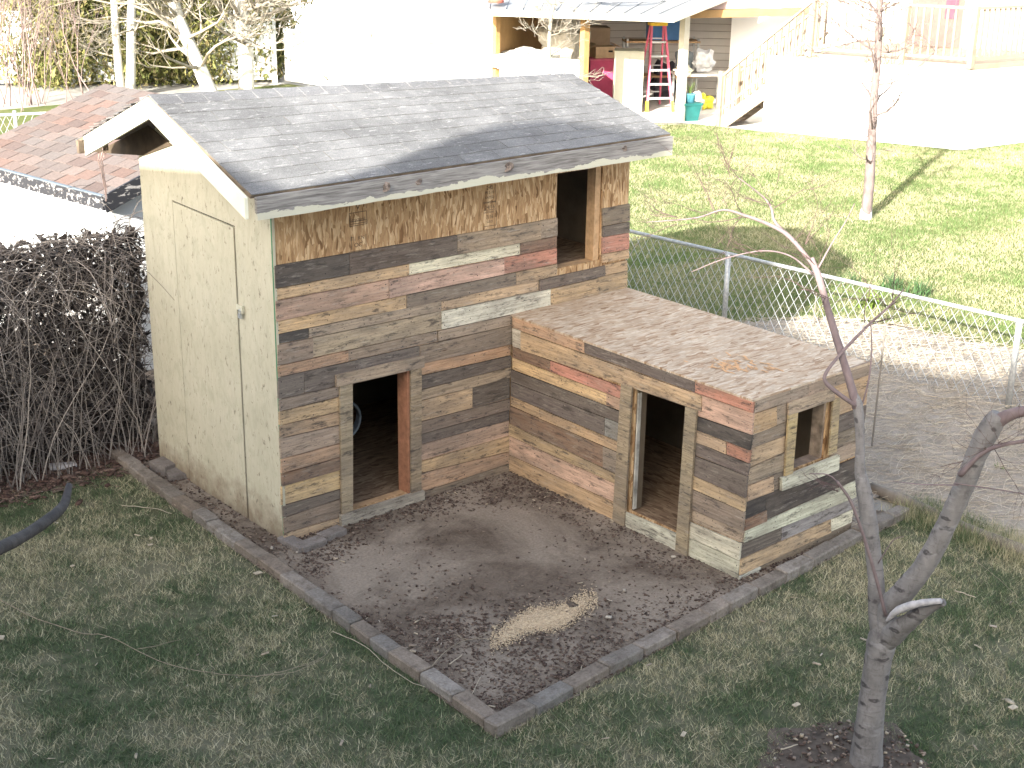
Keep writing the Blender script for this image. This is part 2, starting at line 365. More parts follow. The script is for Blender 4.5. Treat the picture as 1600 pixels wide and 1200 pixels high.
def board(F, parent, top, bot, u0, u1, c, d=None, th=.017, name='board', nails=True, gap=.0030):
    """top/bottom boundary lines (u1,v1,u2,v2) in survey pixels, cut at u0..u1"""
    if d is None: d = random.uniform(-.011, .004)
    if len(u0 if hasattr(u0, '__len__') else (u0,)) == 1: u0 = (u0, u0)
    if not hasattr(u1, '__len__'): u1 = (u1, u1)
    q = [F.p(u0[0], lerp_line(top, u0[0])), F.p(u1[0], lerp_line(top, u1[0])), F.p(u1[1], lerp_line(bot, u1[1])), F.p(u0[1], lerp_line(bot, u0[1]))]
    xl = (q[0][0]+q[3][0])/2; xr = (q[1][0]+q[2][0])/2
    if hasattr(u0, 'keep') : pass
    q = [(q[0][0]+gap*.6, q[0][1]-gap), (q[1][0]-gap*.6, q[1][1]-gap), (q[2][0]-gap*.6, q[2][1]+gap), (q[3][0]+gap*.6, q[3][1]+gap)]
    o = link(name, board_mesh(*q, d, d+th), M['board']); framed(o, F, parent)
    k = random.uniform(.86, 1.14); cc = PAL[c]; o.color = (cc[0]*k*random.uniform(.97, 1.04), cc[1]*k, cc[2]*k*random.uniform(.95, 1.05), 1)
    if nails:
        wd = xr-xl; hh = abs(q[0][1]-q[3][1]); xs = [xl+.02, xr-.02] + ([xl+wd*random.uniform(.35, .65)] if wd > .5 else []) + ([xl+wd*.25, xl+wd*.75] if wd > 1.0 else [])
        for x in xs:
            t = (x-xl)/max(wd, .01); zt = q[0][1]+(q[1][1]-q[0][1])*t; zb = q[3][1]+(q[2][1]-q[3][1])*t
            for f in (.25, .75):
                NAILS.setdefault((id(parent), F.yaw, tuple(F.o)), (F, parent, []))[2].append((x+random.uniform(-.008, .008), d-.0012, zt+(zb-zt)*(f+random.uniform(-.08, .08)), random.uniform(.0035, .0055)))
    return o
# --- wall A, upper block
osb0 = (428, 415, 871, 340); L1 = (430, 451, 871, 369); L2 = (430, 470, 871, 387); L3 = (430, 503, 869, 412)
L4a = (432, 523, 635, 482); L4b = (635, 482, 842, 438)
L5 = (433, 539, 860, 451); L6 = (433, 572, 860, 478); L7 = (433, 590, 800, 508)
B = lambda t, b, u0, u1, c, **k: board(FA, shed, t, b, u0, u1, c, **k)
B(osb0, L1, (428.5, 430), 546, 'd'); B(osb0, L1, 546, 714, 'G'); B(osb0, L1, 714, 845, 'm'); B(osb0, L1, 845, 871, 'm')
B(L1, L2, (430, 430), 640, 't'); B(L1, L2, 640, 813, 'w'); B(L1, L2, 813, 870.5, 'b')
B(L2, L3, (430, 431), 607, 'p'); B(L2, L3, 607, 787, 'p'); B(L2, L3, 787, 870, 'r')
B(L3, L4a, (431, 432), 635, 'y'); B(L3, L4b, 635, 806, 'g'); B(L3, (806, 446, 870, 431), 806, 870, 't')
B(L4a, L5, (432, 433), 483, 'd'); B((483, 513, 842, 437), L5, 483, 690, 'm'); B((483, 513, 842, 437), L5, 690, 842, 't')
B((842, 437, 960, 411), (842, 455, 981, 423), 842, 945, 'G', d=-.010)
B((945, 414, 983, 406), (842, 455, 981, 423), 945, 981, 't')
B(L5, L6, (433, 433.5), 489, 'm'); B(L5, L6, 489, 690, 'm'); B(L5, L6, 690, 860, 'w')
B((842, 455, 981, 423), (860, 479.5, 981.5, 449), 860, 934, 't'); B((842, 455, 981, 423), (860, 479.5, 981.5, 449), 934, 981, 't')
B((941.5, 326, 985, 318), (941.5, 354, 985, 345.5), 942, 985, 'g'); B((941.5, 354, 985, 345.5), (941.5, 371, 984, 363.5), 942, 984.5, 'G')
B((941.5, 371, 984, 363.5), (940, 397.5, 983, 390), 941.5, 984, 'r'); B((940, 397.5, 983, 390), (936, 412, 983, 404), 941, 983, 't')
B(L6, L7, (433.5, 434), 545, 'o'); B(L6, L7, 545, 684, 'g'); B(L6, L7, 684, 800, 'm')
L8 = (435, 624, 529, 602.7); b0 = (436, 642.7, 529, 620)
B(L7, L8, (434, 435), 475, 'G'); B(L7, L8, 475, 560, 'G'); B(L7, (560, 588, 651, 567), 560, 656, 'G', d=.002)
B(L7, (657, 569, 800, 538), 656, 799.5, 'g')
B(L8, b0, (435, 436), 529, 'g')
# left of the lower door
ll = [b0, (436.5, 665, 529, 642.7), (437, 685, 529, 664), (438.7, 717, 529, 693), (439, 740, 529, 714.7), (440, 760, 529, 734.7), (441, 791, 530, 765), (442.7, 809, 530, 780), (443.5, 833, 529, 809), (444, 848, 528, 829)]
for i, c in enumerate('ytmoby'):
    B(ll[i], ll[i+1], (ll[i][0], ll[i+1][0]), 536, c)
B(ll[6], ll[7], (441, 442.7), 536, 'G'); B(ll[7], ll[8], (442.7, 443.5), 481, 'g'); B(ll[7], ll[8], 481, 536, 'g'); B(ll[8], ll[9], (443.5, 444), 530, 't')
# right of the lower door
ra = [(657, 569, 800, 538), (657, 587, 800, 554.6), (657, 609, 798.6, 573), (657, 626, 797, 590), (657, 658.5, 797, 622.6), (657, 678.5, 797, 640), (657, 695, 796, 657), (657, 721, 796, 681), (657, 738.5, 795, 705), (658.6, 768, 794.5, 724), (660, 782, 794.5, 742)]
for i, c in enumerate('oGm'): B(ra[i], ra[i+1], 650, 798, c)
B(ra[3], ra[4], 650, 738, 't'); B(ra[3], ra[4], 738, 797, 'G')
for i, c in ((4, 'g'), (5, 'G'), (6, 'p'), (7, 't'), (8, 'o'), (9, 'g')): B(ra[i], ra[i+1], 650, 796 if i < 8 else 794.5, c)
# door trim of the lower doorway
def quad(F, pts, d0, d1, name, parent, c=None, mat=None, label=None):
    o = link(name, board_mesh(*[F.p(u, v) for u, v in pts], d0, d1, .0012), mat or M['board']); framed(o, F, parent)
    if c: cc = PAL[c] if isinstance(c, str) else c; o.color = (*cc, 1)
    if label: o['label'] = label
    return o
quad(FA, [(528, 600), (548, 596), (548.7, 795), (531.6, 803)], -.024, -.006, 'door_trim', shed, (.31, .245, .165))
quad(FA, [(639, 576), (656, 572), (655.5, 765), (640, 769)], -.024, -.006, 'door_trim', shed, (.31, .235, .155))
quad(FA, [(522, 585), (659, 554), (659, 572), (522, 603)], -.034, -.010, 'door_header', shed, 'm')
quad(FA, [(528, 803.7), (658, 764), (659, 786.6), (530, 831)], -.042, -.008, 'door_sill', shed, (.36, .32, .26))
# --- OSB sheathing of wall A (behind the boards, bare at the top)
def polyF(F, pts): return [F.p(u, v) for u, v in pts]
sx = lambda u, v: FA.p(u, v)
dl = FA.p(548, 700)[0]; dr = FA.p(639, 680)[0]; dzt = FA.p(600, 585)[1]; dzb = FA.p(600, 783)[1]
ul = FA.p(871, 350)[0]; ur = FA.p(942, 330)[0]; uzt = FA.p(905, 267)[1]; uzb = FA.p(905, 414)[1]
XL, XR = .004, W-.004; ZT = 2.32
for nm, poly in (('osb_sheathing', [(XL, .0), (dl, .0), (dl, ZT), (XL, ZT)]), ('osb_sheathing', [(dl, dzt), (dr, dzt), (dr, ZT), (dl, ZT)]),
                 ('osb_sheathing', [(dl, .0), (dr, .0), (dr, dzb), (dl, dzb)]), ('osb_sheathing', [(dr, .0), (ul, .0), (ul, ZT), (dr, ZT)]),
                 ('osb_sheathing', [(ul, .0), (ur, .0), (ur, uzb), (ul, uzb)]), ('osb_sheathing', [(ul, uzt), (ur, uzt), (ur, ZT), (ul, ZT)]),
                 ('osb_sheathing', [(ur, .0), (XR, .0), (XR, ZT), (ur, ZT)])):
    framed(MB().prism(poly, .0175, .030).build(nm, M['osb'], shed), FA, shed)
# jambs and inner framing
M['stud'] = simple('bare_pine', (.42, .27, .15), .8, sc=20, var=.25)
M['stud2'] = simple('reddish_pine', (.36, .17, .10), .8, sc=20, var=.3)
MB().box(((dr+.008), .062, (dzt+dzb)/2), (.03, .118, dzt-dzb+.02)).build('door_jamb', M['stud2'], shed)
MB().box(((dl-.012), .075, (dzt+dzb)/2), (.03, .088, dzt-dzb+.02)).build('door_jamb', M['stud'], shed)
MB().box(((dl+dr)/2, .055, dzb-.018), (dr-dl+.05, .085, .03)).build('threshold', M['stud'], shed)
MB().box((ur-.030, .075, (uzt+uzb)/2), (.055, .088, uzt-uzb)).build('window_jamb', M['stud'], shed)
MB().box(((ul+ur)/2, .075, uzb-.016), (ur-ul+.05, .09, .03)).build('window_sill', M['stud'], shed)
# floors, back and end walls, inner partition
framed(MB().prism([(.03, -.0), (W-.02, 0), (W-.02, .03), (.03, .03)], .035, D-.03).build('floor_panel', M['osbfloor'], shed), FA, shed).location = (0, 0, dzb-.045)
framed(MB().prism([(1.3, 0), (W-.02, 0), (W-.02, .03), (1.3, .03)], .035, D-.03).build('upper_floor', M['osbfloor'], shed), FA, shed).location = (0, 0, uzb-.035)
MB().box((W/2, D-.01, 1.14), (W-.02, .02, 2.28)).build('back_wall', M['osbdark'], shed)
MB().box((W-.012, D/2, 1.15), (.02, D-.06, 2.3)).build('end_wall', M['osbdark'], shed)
for x, y in ((2.0, 1.74), (2.45, 1.74), (2.85, 1.74), (3.12, .9)):
    MB().box((x, y-.06, 1.75), (.04, .09, 1.1)).build('stud', M['stud'], shed)
# things seen in the dark inside
b_ = thing('storage_crate', (2.72, .95, uzb-.005), 'small pale box standing inside the upper cutout doorway of the shed', 'box')
MB().box((0, 0, .09), (.16, .14, .18)).build('carton', simple('pale_card', (.40, .38, .35), .8), b_); MB().box((0, 0, .195), (.12, .1, .03)).build('lid', simple('dark_lid', (.06, .05, .05)), b_)
b_ = thing('coiled_hose', (1.02, .75, dzb), 'grey blue coil of hose hanging just inside the lower doorway', 'hose')
hm = simple('grey_hose', (.18, .21, .24), .45)
for k in range(4):
    MB().tube([(.13*math.cos(t)*(1+.05*k), .02*k, .34+.14*math.sin(t)) for t in np.linspace(0, 6.283, 20)], .011, 6).build('hose_loop', hm, b_, smooth=True)
MB().box((0, .1, .24), (.05, .05, .48)).build('hanger_post', M['osbdark'], b_)
# stamped lettering on the bare OSB
ink = simple('black_stamp_ink', (.075, .05, .035), .9)
def text(body, F, u, v, size, parent, name='printed_stamp', d=.0168, rot=0.0, sx_=1.0):
    c = bpy.data.curves.new('stamp', 'FONT'); c.body = body; c.size = size; c.extrude = .0002; c.align_x = 'CENTER'; c.align_y = 'CENTER'
    o = bpy.data.objects.new('tmp', c); COL.objects.link(o); dg = bpy.context.evaluated_depsgraph_get()
    me = bpy.data.meshes.new_from_object(o.evaluated_get(dg)); bpy.data.objects.remove(o)
    x, z = F.p(u, v); me.transform(Matrix.Translation((x, d, z)) @ Matrix.Rotation(math.pi/2, 4, 'X') @ Matrix.Rotation(rot, 4, 'Z') @ Matrix.Diagonal((sx_, 1, 1, 1)))
    o = link(name, me, ink); framed(o, F, parent); return o
def inkbars(F, segs, parent, w=.0035):
    mb = MB()
    for (u0, v0, u1, v1) in segs:
        a = F.p(u0, v0); b = F.p(u1, v1); dx, dz = b[0]-a[0], b[1]-a[1]; l = math.hypot(dx, dz); nx, nz = -dz/l*w/2, dx/l*w/2
        mb.prism([(a[0]+nx, a[1]+nz), (b[0]+nx, b[1]+nz), (b[0]-nx, b[1]-nz), (a[0]-nx, a[1]-nz)], .0165, .0175)
    framed(mb.build('printed_stamp_frame', ink, parent), F, parent)
text('V', FA, 561.5, 324, .062, shed); text('Structural', FA, 561, 343.5, .032, shed, sx_=.95); text('TL  KN', FA, 561, 373, .036, shed); text('OC', FA, 562, 383.5, .042, shed)
inkbars(FA, [(548, 334.5, 575, 330), (548, 334.5, 548.5, 355), (548.5, 355, 576, 350), (575, 330, 576, 350), (550, 348, 575, 344), (550, 351.5, 575, 347.5), (549, 321, 549, 330), (574, 318, 574.5, 326),
               (551, 369, 551.5, 392), (574, 366, 574.5, 387), (547, 395, 574, 390)], shed)
for i, (s_, sz) in enumerate((('240', .04), ('PS 2-10', .026), ('RATED', .026), ('SHEATHING', .021), ('24/16', .040), ('EXPOSURE 1', .020), ('7/16', .038), ('SIZED', .022))):
    text(s_, FA, 767.5, 294+i*7.6, sz, shed)
inkbars(FA, [(758, 318, 777, 315), (758, 330, 777, 327), (759, 355, 777.5, 352), (777, 288, 778, 352)], shed, .003)

# --- gable wall (cream, with a flush door)
def zslope(s):   # underside of the roof over the gable wall, s from the back
    return 2.49 + (2.84-2.49)*(s/(D/2) if s < D/2 else (D-s)/(D/2))
g_dl_t = FG.p(281, 322); g_dl_b = FG.p(295, 738); g_dr_t = FG.p(367, 355); g_dr_b = FG.p(385, 803); g_db = FG.p(295, 738)
xa = (FG.p(270, 314)[0]+0*g_dl_b[0]); xb = (g_dr_t[0]+g_dr_b[0])/2; za, zb_ = FG.p(270, 314)[1], g_dr_t[1]
xa = max(xa, .30)
gap = .010
cream = M['cream']
for poly in ([(0, .03), (xa-gap, .03), (xa-gap, za), (xa-gap, zslope(xa)), (0, zslope(0))], [(xa-gap, za+.004), (xb+gap+.006, zb_+.008), (xb+gap, zslope(xb+gap)), (D/2, zslope(D/2)), (xa-gap, zslope(xa-gap))],
             [(xb+gap+.006, .0), (D-.001, -.02), (D-.001, zslope(D)), (xb+gap+.006, zslope(xb+gap))]):
    framed(MB().prism(poly, 0, .018).build('gable_panel', cream, shed), FG, shed)
dpoly = [(xa, .02), (xb-.002, -.0), (xb-.002, zb_-.004), (xa, za-.006)]
door = framed(MB().prism(dpoly, -.003, .014).build('gable_door', cream, shed, bevel=.0015), FG, shed)
M['galv'] = simple('galvanised_steel', (.42, .43, .43), .45, .5, metal=.6)
hx, hz = FG.p(377, 480)
lt = framed(MB().box((hx-.005, -.012, hz), (.06, .012, .035)).box((hx+.03, -.014, hz-.005), (.035, .02, .05)).build('hasp', simple('painted_hasp', (.45, .43, .34), .5), door), FG, shed)
lt.parent = door; lt.location = (0, 0, 0); lt.rotation_euler = (0, 0, 0)
pl = MB().tube([(hx+.025+.011*math.cos(t), -.028, hz-.02+.016*math.sin(t)) for t in np.linspace(0, 6.28, 12)], .0035, 6).box((hx+.025, -.028, hz-.05), (.032, .014, .03)).build('padlock', M['galv'], door)
for s0, s1, z0, z1, n_ in ((.0, D, .0, .0, 1),):
    framed(MB().prism([(.0, -.03), (D, -.05), (D, -.022), (.0, .028)], .001, .03).build('bottom_rail', simple('rotten_wood_base', (.21, .13, .09), .95, var=.4, sc=14), shed), FG, shed)
framed(MB().prism([FG.p(150, 238, -.004), FG.p(232, 196, -.004), FG.p(270, 227, -.004), FG.p(226, 243, -.004)], -.010, -.004).build('eave_shade_panel', simple('painted_eave_shade', (.06, .042, .026), .9, var=.35, sc=10), shed), FG, shed)  # dark sheet painting in the shade under the rake overhang
M['backing'] = simple('dark_gap', (.02, .018, .015), .95)
framed(MB().prism([(.02, .04), (D-.02, .02), (D-.02, 2.28), (D/2, 2.7), (.02, 2.28)], .019, .026).build('wall_backing', M['backing'], shed), FG, shed)
MB().prism([(-.0015, -.01), (.004, -.01), (.004, 2.3), (-.0015, 2.3)], .004, .0172).build('edge_strip', simple('green_edge_paint', (.05, .16, .08), .6), shed)

# --- roof
FR = Frame((0, D/2, 0), 0.0); FE = Frame((0, -.278, 0), 0.0); FBk = Frame((0, D+.278, 0), 0.0)
rl = FR.p(232, 150); rr = FR.p(895, 115.5); el_ = FE.p(392, 305); er = FE.p(1048, 209.5); bl_ = FBk.p(118, 220)
RL = Vector((rl[0], D/2, rl[1])); RR = Vector((rr[0], D/2, rr[1])); ELf = Vector((el_[0], -.278, el_[1])); ERf = Vector((er[0], -.278, er[1]))
BL = Vector((bl_[0], D+.278, bl_[1])); BR = Vector((er[0], D+.278, ERf.z-.02))
def bil(a, b, c, d, s, t): return (a*(1-s)+b*s)*(1-t) + (c*(1-s)+d*s)*t
shing = NT('weathered_asphalt_shingle', .93, .15); off = shing.rvec()
n1 = shing.noise(shing.map(), 2.2, 5, .6, .3); n2 = shing.noise(shing.map((1, 1, 1)), 120, 3, .7); n3 = shing.noise(shing.map((2, 9, 9)), 6, 5, .7, .5)
c = shing.mix(shing.ramp(n1, [(.35, 0.0), (.65, 1.0)]), (.112, .109, .110), (.168, .164, .164))
c = shing.mix(shing.ramp(n3, [(.56, 0.0), (.68, .6)]), c, (.36, .355, .345))
c = shing.mix(1.0, c, shing.ramp(n2, [(.3, .72), (.7, 1.28)]), 'MULTIPLY')
c = shing.mix(1.0, c, shing.obj(), 'MULTIPLY')
shing.bump(n2, .6, .004); M['shingle'] = shing.col(c)
M['roofdeck'] = simple('old_roof_boards', (.16, .12, .085), .9, sc=12, var=.35)
def roof_slope(parent, r0, r1, e0, e1, ncourse, ntab, mat, name='shingle', thick=.0020, tint=None, gapw=.0016, deckmat=None, curl=0.0, skip=None, inset=.0):
    n = (r1-r0).cross(e0-r0).normalized()
    if n.z < 0: n = -n
    off_ = n*.022
    mb = MB(); G = 12; top = [bil(r0, r1, e0, e1, i/G, j/G)-n*.002 for j in range(G+1) for i in range(G+1)]; nn = len(top)
    fs = [(j*(G+1)+i, j*(G+1)+i+1, (j+1)*(G+1)+i+1, (j+1)*(G+1)+i) for j in range(G) for i in range(G)]; bd = [i for i in range(G)]+[G+(G+1)*j for j in range(G)]+[nn-1-i for i in range(G)]+[(G+1)*(G-j) for j in range(G)]
    mb.add(top+[p-off_ for p in top], fs+[tuple(k+nn for k in reversed(f)) for f in fs]+[(bd[k], bd[k]+nn, bd[(k+1) % len(bd)]+nn, bd[(k+1) % len(bd)]) for k in range(len(bd))]).build('roof_deck', deckmat or M['roofdeck'], parent)
    out = []
    for i in range(ncourse):
        t0, t1 = i/ncourse, (i+1)/ncourse
        t0b = max(0, t0-.25/ncourse)
        shift = .5 if i % 2 else 0.0
        for j in range(-1, ntab):
            s0, s1 = (j+shift)/ntab, (j+1+shift)/ntab
            s0 = max(0, s0); s1 = min(1, s1)
            if s1-s0 < .012: continue
            if skip and skip(i, j, s0, t1): continue
            g = gapw/((r1-r0).length); ja = random.uniform(-.004, .004)/((r1-r0).length); lift = thick + random.uniform(0, .002) + curl*random.random()
            a0 = bil(r0, r1, e0, e1, s0+g, t0b) + n*.0008*(1); a1 = bil(r0, r1, e0, e1, s1-g, t0b) + n*.0008
            tt = t1 + random.uniform(-.002, .002)*2
            c0 = bil(r0, r1, e0, e1, s0+g+ja, tt); c1 = bil(r0, r1, e0, e1, s1-g+ja, tt)
            mid = (c0+c1)/2 + n*(lift*1.0+thick); q0 = c0+n*(lift+thick*.6+random.uniform(0, .003)); q1 = c1+n*(lift+thick*.6+random.uniform(0, .003))
            m2 = MB().add([a0, a1, q1, mid, q0, c1+n*.001, (c0+c1)/2+n*.001, c0+n*.001], [(0, 4, 3), (0, 3, 1), (1, 3, 2), (4, 7, 6, 3), (3, 6, 5, 2), (0, 7, 4), (1, 2, 5)])
            o = m2.build(name, mat, parent); k = random.uniform(.9, 1.1)
            tc = tint() if tint else (1, 1, 1); o.color = (tc[0]*k, tc[1]*k, tc[2]*k, 1); out.append(o)
    return out
roof_slope(shed, RL, RR, ELf, ERf, 10, 12, M['shingle'])
roof_slope(shed, RL+Vector((0, .0, 0)), RR, BL, BR, 9, 13, M['shingle'], curl=.022, skip=lambda i, j, s, t: random.random() < .12 and s < .2)
# ridge caps
for k in range(20):
    a = RL.lerp(RR, k/20); b = RL.lerp(RR, min(1, (k+1.1)/20)); z = .011+.0008*(k % 2)
    MB().add([a+Vector((0, -.12, -.045+z)), a+Vector((0, 0, z)), a+Vector((0, .12, -.05+z)), b+Vector((0, -.12, -.048+z-.004)), b+Vector((0, 0, z-.004)), b+Vector((0, .12, -.053+z-.004)),
              a+Vector((0, -.12, -.052+z)), b+Vector((0, -.12, -.055+z-.004)), a+Vector((0, 0, z-.007)), b+Vector((0, 0, z-.011)), a+Vector((0, .12, -.057+z)), b+Vector((0, .12, -.06+z-.004))],
             [(0, 3, 4, 1), (1, 4, 5, 2), (6, 8, 9, 7), (8, 10, 11, 9), (0, 1, 8, 6), (1, 2, 10, 8), (3, 7, 9, 4), (4, 9, 11, 5), (0, 6, 7, 3), (2, 5, 11, 10)]).build('ridge_cap', M['shingle'], shed).color = (.92, .92, .94, 1)
# fascia: weathered grey above, peeling cream paint below
def mat_fascia():
    m = NT('peeling_fascia', .85, .2); g = m.noise(m.map((1.5, 10, 30)), 3, 6, .65, .5); p = m.noise(m.map((2.2, 3, 5)), 2.1, 6, .62, .6)
    sep = m.n('ShaderNodeSeparateXYZ'); m.t.links.new(m.tc.outputs['Generated'], sep.inputs[0])
    k = m.math('SUBTRACT', m.math('ADD', m.math('MULTIPLY', p, .75), m.math('MULTIPLY', m.noise(m.map((.9, 1, 1)), 1.7, 3, .5), .75)), m.math('MULTIPLY', sep.outputs[2], .80))
    grey = m.ramp(g, [(.3, (.10, .09, .085)), (.5, (.22, .205, .195)), (.72, (.34, .32, .30))])
    kn = m.voro(m.map((1.6, 3, 6)), 1.0); grey = m.mix(m.ramp(kn, [(.05, .8), (.14, 0.0)]), grey, (.10, .085, .08))
    m.bump(m.math('ADD', g, m.ramp(k, [(.535, 0.0), (.545, .8)])), .5, .004)
    return m.col(m.mix(m.ramp(k, [(.535, 0.0), (.55, 1.0)]), grey, (.47, .45, .36)))
M['fascia'] = mat_fascia()
M['knot'] = simple('split_knot', (.16, .13, .115), .9, var=.7, sc=25, bump=.8)
fb0 = FE.p(400, 343); fb1 = FE.p(1048, 241)
hl = el_[1]-fb0[1]; hr = er[1]-fb1[1]
fx0, fx1 = el_[0]+.02, er[0]-.004; nseg = 24; V = []
for d in (-.030, -.004):
    for k in range(nseg+1):
        t = k/nseg; x = fx0+(fx1-fx0)*t; zt = el_[1]+(er[1]-el_[1])*t - .012; zb = zt - (hl+(hr-hl)*t) + .012
        V += [(x, -.278+d, zt + random.uniform(-.001, .001)), (x, -.278+d+random.uniform(-.0015, .0015), zb+random.uniform(-.003, .003))]
Fc = []; o_ = 2*(nseg+1)
for k in range(nseg):
    a = 2*k; Fc += [(a, a+1, a+3, a+2), (o_+a, o_+a+2, o_+a+3, o_+a+1), (a, a+2, o_+a+2, o_+a), (a+1, o_+a+1, o_+a+3, a+3)]
Fc += [(0, o_, o_+1, 1), (2*nseg, 2*nseg+1, o_+2*nseg+1, o_+2*nseg)]
MB().add(V, Fc).build('fascia_board', M['fascia'], shed)
for u_, v_, rk in ((602, 292, .036), (655, 282, .026), (792, 262, .040), (975, 232, .022)):   # raised split knots
    x, z = FE.p(u_, v_, -.03); mb = MB()
    for k in range(3): mb.tube([(x+random.uniform(-.01, .01), -.312, z), (x+random.uniform(-.012, .012), -.302-.006*k, z+random.uniform(-.008, .008))], [rk*(1-.28*k), rk*(.9-.3*k)], 9, wob=.2)
    mb.build('knot', M['knot'], shed)
# rake boards (cream)
M['creampaint'] = simple('cream_trim_paint', (.66, .64, .51), .6, sc=6, var=.08)
xo = rl[0]-.012
def rake(a, b, h, y_pad=0):
    V = []
    for x in (xo-.0, xo+.022):
        for p in (a, b): V += [(x, p.y, p.z-.010), (x, p.y, p.z-h)]
    return MB().add(V, [(0, 1, 3, 2), (4, 6, 7, 5), (0, 2, 6, 4), (1, 5, 7, 3), (0, 4, 5, 1), (2, 3, 7, 6)])
rake(Vector((0, D/2-.002, RL.z)), Vector((0, -.280, ELf.z+.0)), .140).build('rake_board', M['creampaint'], shed)
rake(Vector((0, D/2+.002, RL.z)), Vector((0, D+.11, BL.z+(RL.z-BL.z)*.168/(D/2+.278))), .145).build('rake_board', M['creampaint'], shed)
MB().box((xo+.10, D+.20, BL.z-.03), (.22, .035, .09)).build('rear_rafter_end', M['roofdeck'], shed)
# peeled felt scraps on the rear edge
for k in range(9):
    t = .15+k*.085; p = RL.lerp(BL, t); w_ = random.uniform(.05, .11)
    MB().add([p+Vector((-.02, -.06, .02)), p+Vector((.12, -.05, .03)), p+Vector((.11, w_, .012)), p+Vector((-.035, w_, -.005-random.random()*.02)), p+Vector((-.02, -.06, .014)), p+Vector((.12, -.05, .024)), p+Vector((.11, w_, .006)), p+Vector((-.035, w_, -.013))],
             [(0, 1, 2, 3), (7, 6, 5, 4), (0, 4, 5, 1), (1, 5, 6, 2), (2, 6, 7, 3), (3, 7, 4, 0)]).build('curled_shingle', M['shingle'], shed).color = (.8, .72, .66, 1)
for k in range(3):
    x = -.2; y = D+.2; z = BL.z-.05
    MB().tube([(x+.02*k, y-.02*k, z), (x-.01+.015*k, y+.01, z-.1), (x+.012*k, y-.01, z-.2-.05*k), (x+.02, y, z-.33-.03*k)], .004, 5).build('frayed_cord', simple('pinkish_cord', (.45, .33, .30), .8), shed)
# right end gable (closed, hidden) and rear eave
MB().prism([(0.0, .0), (D-.03, 0), (D-.03, zslope(0)), ((D-.03)/2, zslope(D/2)-.06), (0, zslope(0))], 0, .015).build('end_panel', M['osb'], shed)
o = bpy.data.objects[-1] if False else [c for c in shed.children if c.name.startswith('end_panel')][0]; o.rotation_euler = (0, 0, math.pi/2); o.location = (W-.002, .018, 0)

# --- extension: wall B (facing the yard) and wall C (end with window)
Bb = lambda t, b, u0, u1, c, **k: board(FB, ext, t, b, u0, u1, c, **k)
c0 = (801.5, 494, 1178, 625); c1 = (801.7, 512, 1177, 645.6)
Bb(c0, c1, (801.8, 801.7), 914, 'o', d=-.008); Bb(c0, c1, 914, 1087, 'G', d=-.008); Bb(c0, c1, 1087, (1178, 1177), 'r', d=-.008)
c2 = (801, 541, 975, 606)
Bb(c1, c2, 801.3, 815, 'w'); 
quad(FB, [(815, 518), (1097, 618.5), (1097, 642), (815, 546.5)], -.010, .006, 'board', ext, 't')
c3 = (801, 558.6, 975, 625); c4 = (800, 577, 972, 643); c5 = (799, 595.6, 972, 662); c6 = (798.6, 618.8, 970, 691); c7 = (797.7, 634, 969, 707.6)
c8 = (796.8, 662, 967, 742); c9 = (796, 680, 966, 757.5); c10 = (795.5, 709.7, 964, 786); c11 = (794.6, 739, 960, 824)
Bb(c2, c3, 800.8, 860, 'b'); Bb(c2, c3, 860, 982, 'r'); Bb(c3, c4, 800.3, 948, 'y'); Bb(c3, c4, 948, 980, 'o'); Bb(c4, c5, 799.5, 979, 'G')
Bb(c5, c6, 799, 946, 'G'); Bb(c5, c6, 946, 977, 'l'); Bb(c6, c7, 798.2, 843, 't'); Bb(c6, c7, 843, 976, 'y'); Bb(c7, c8, 797.2, 943, 'b'); Bb(c7, c8, 943, 974, 'g')
Bb(c8, c9, 796.5, 972, 't'); Bb(c9, c10, 796, 970, 'p'); Bb(c10, c11, 795, 966, 't')
d2 = (1092.7, 651.5, 1172, 679); dd = [d2, (1091, 673, 1168.5, 702.5), (1090, 692, 1167, 723.5), (1088, 712.7, 1165.6, 743), (1087, 744.8, 1164, 778), (1084, 765, 1162.7, 800), (1082, 797, 1161, 830), (1079.6, 815, 1158, 848), (1078, 839.6, 1155, 875), (1076.6, 871.6, 1152.5, 905)]
ue = [1176.5, 1175, 1172.5, 1170, 1168, 1165, 1163, 1161, 1158.5, 1156, 1153.5]
Bb(c1, d2, 1080, (1177, 1174.5), 'p')
def ur_(l, k): return k
for i, c in enumerate('dtGGtgmwk'):
    e0_, e1_ = ue[i+1]+.6, ue[i+2] if i+2 < len(ue) else 1152.5
    if i == 1: Bb(dd[i], dd[i+1], 1072, 1135, 't'); Bb(dd[i], dd[i+1], 1135, (e0_, e1_), 'r')
    else: Bb(dd[i], dd[i+1], 1070, (e0_, e1_), c)
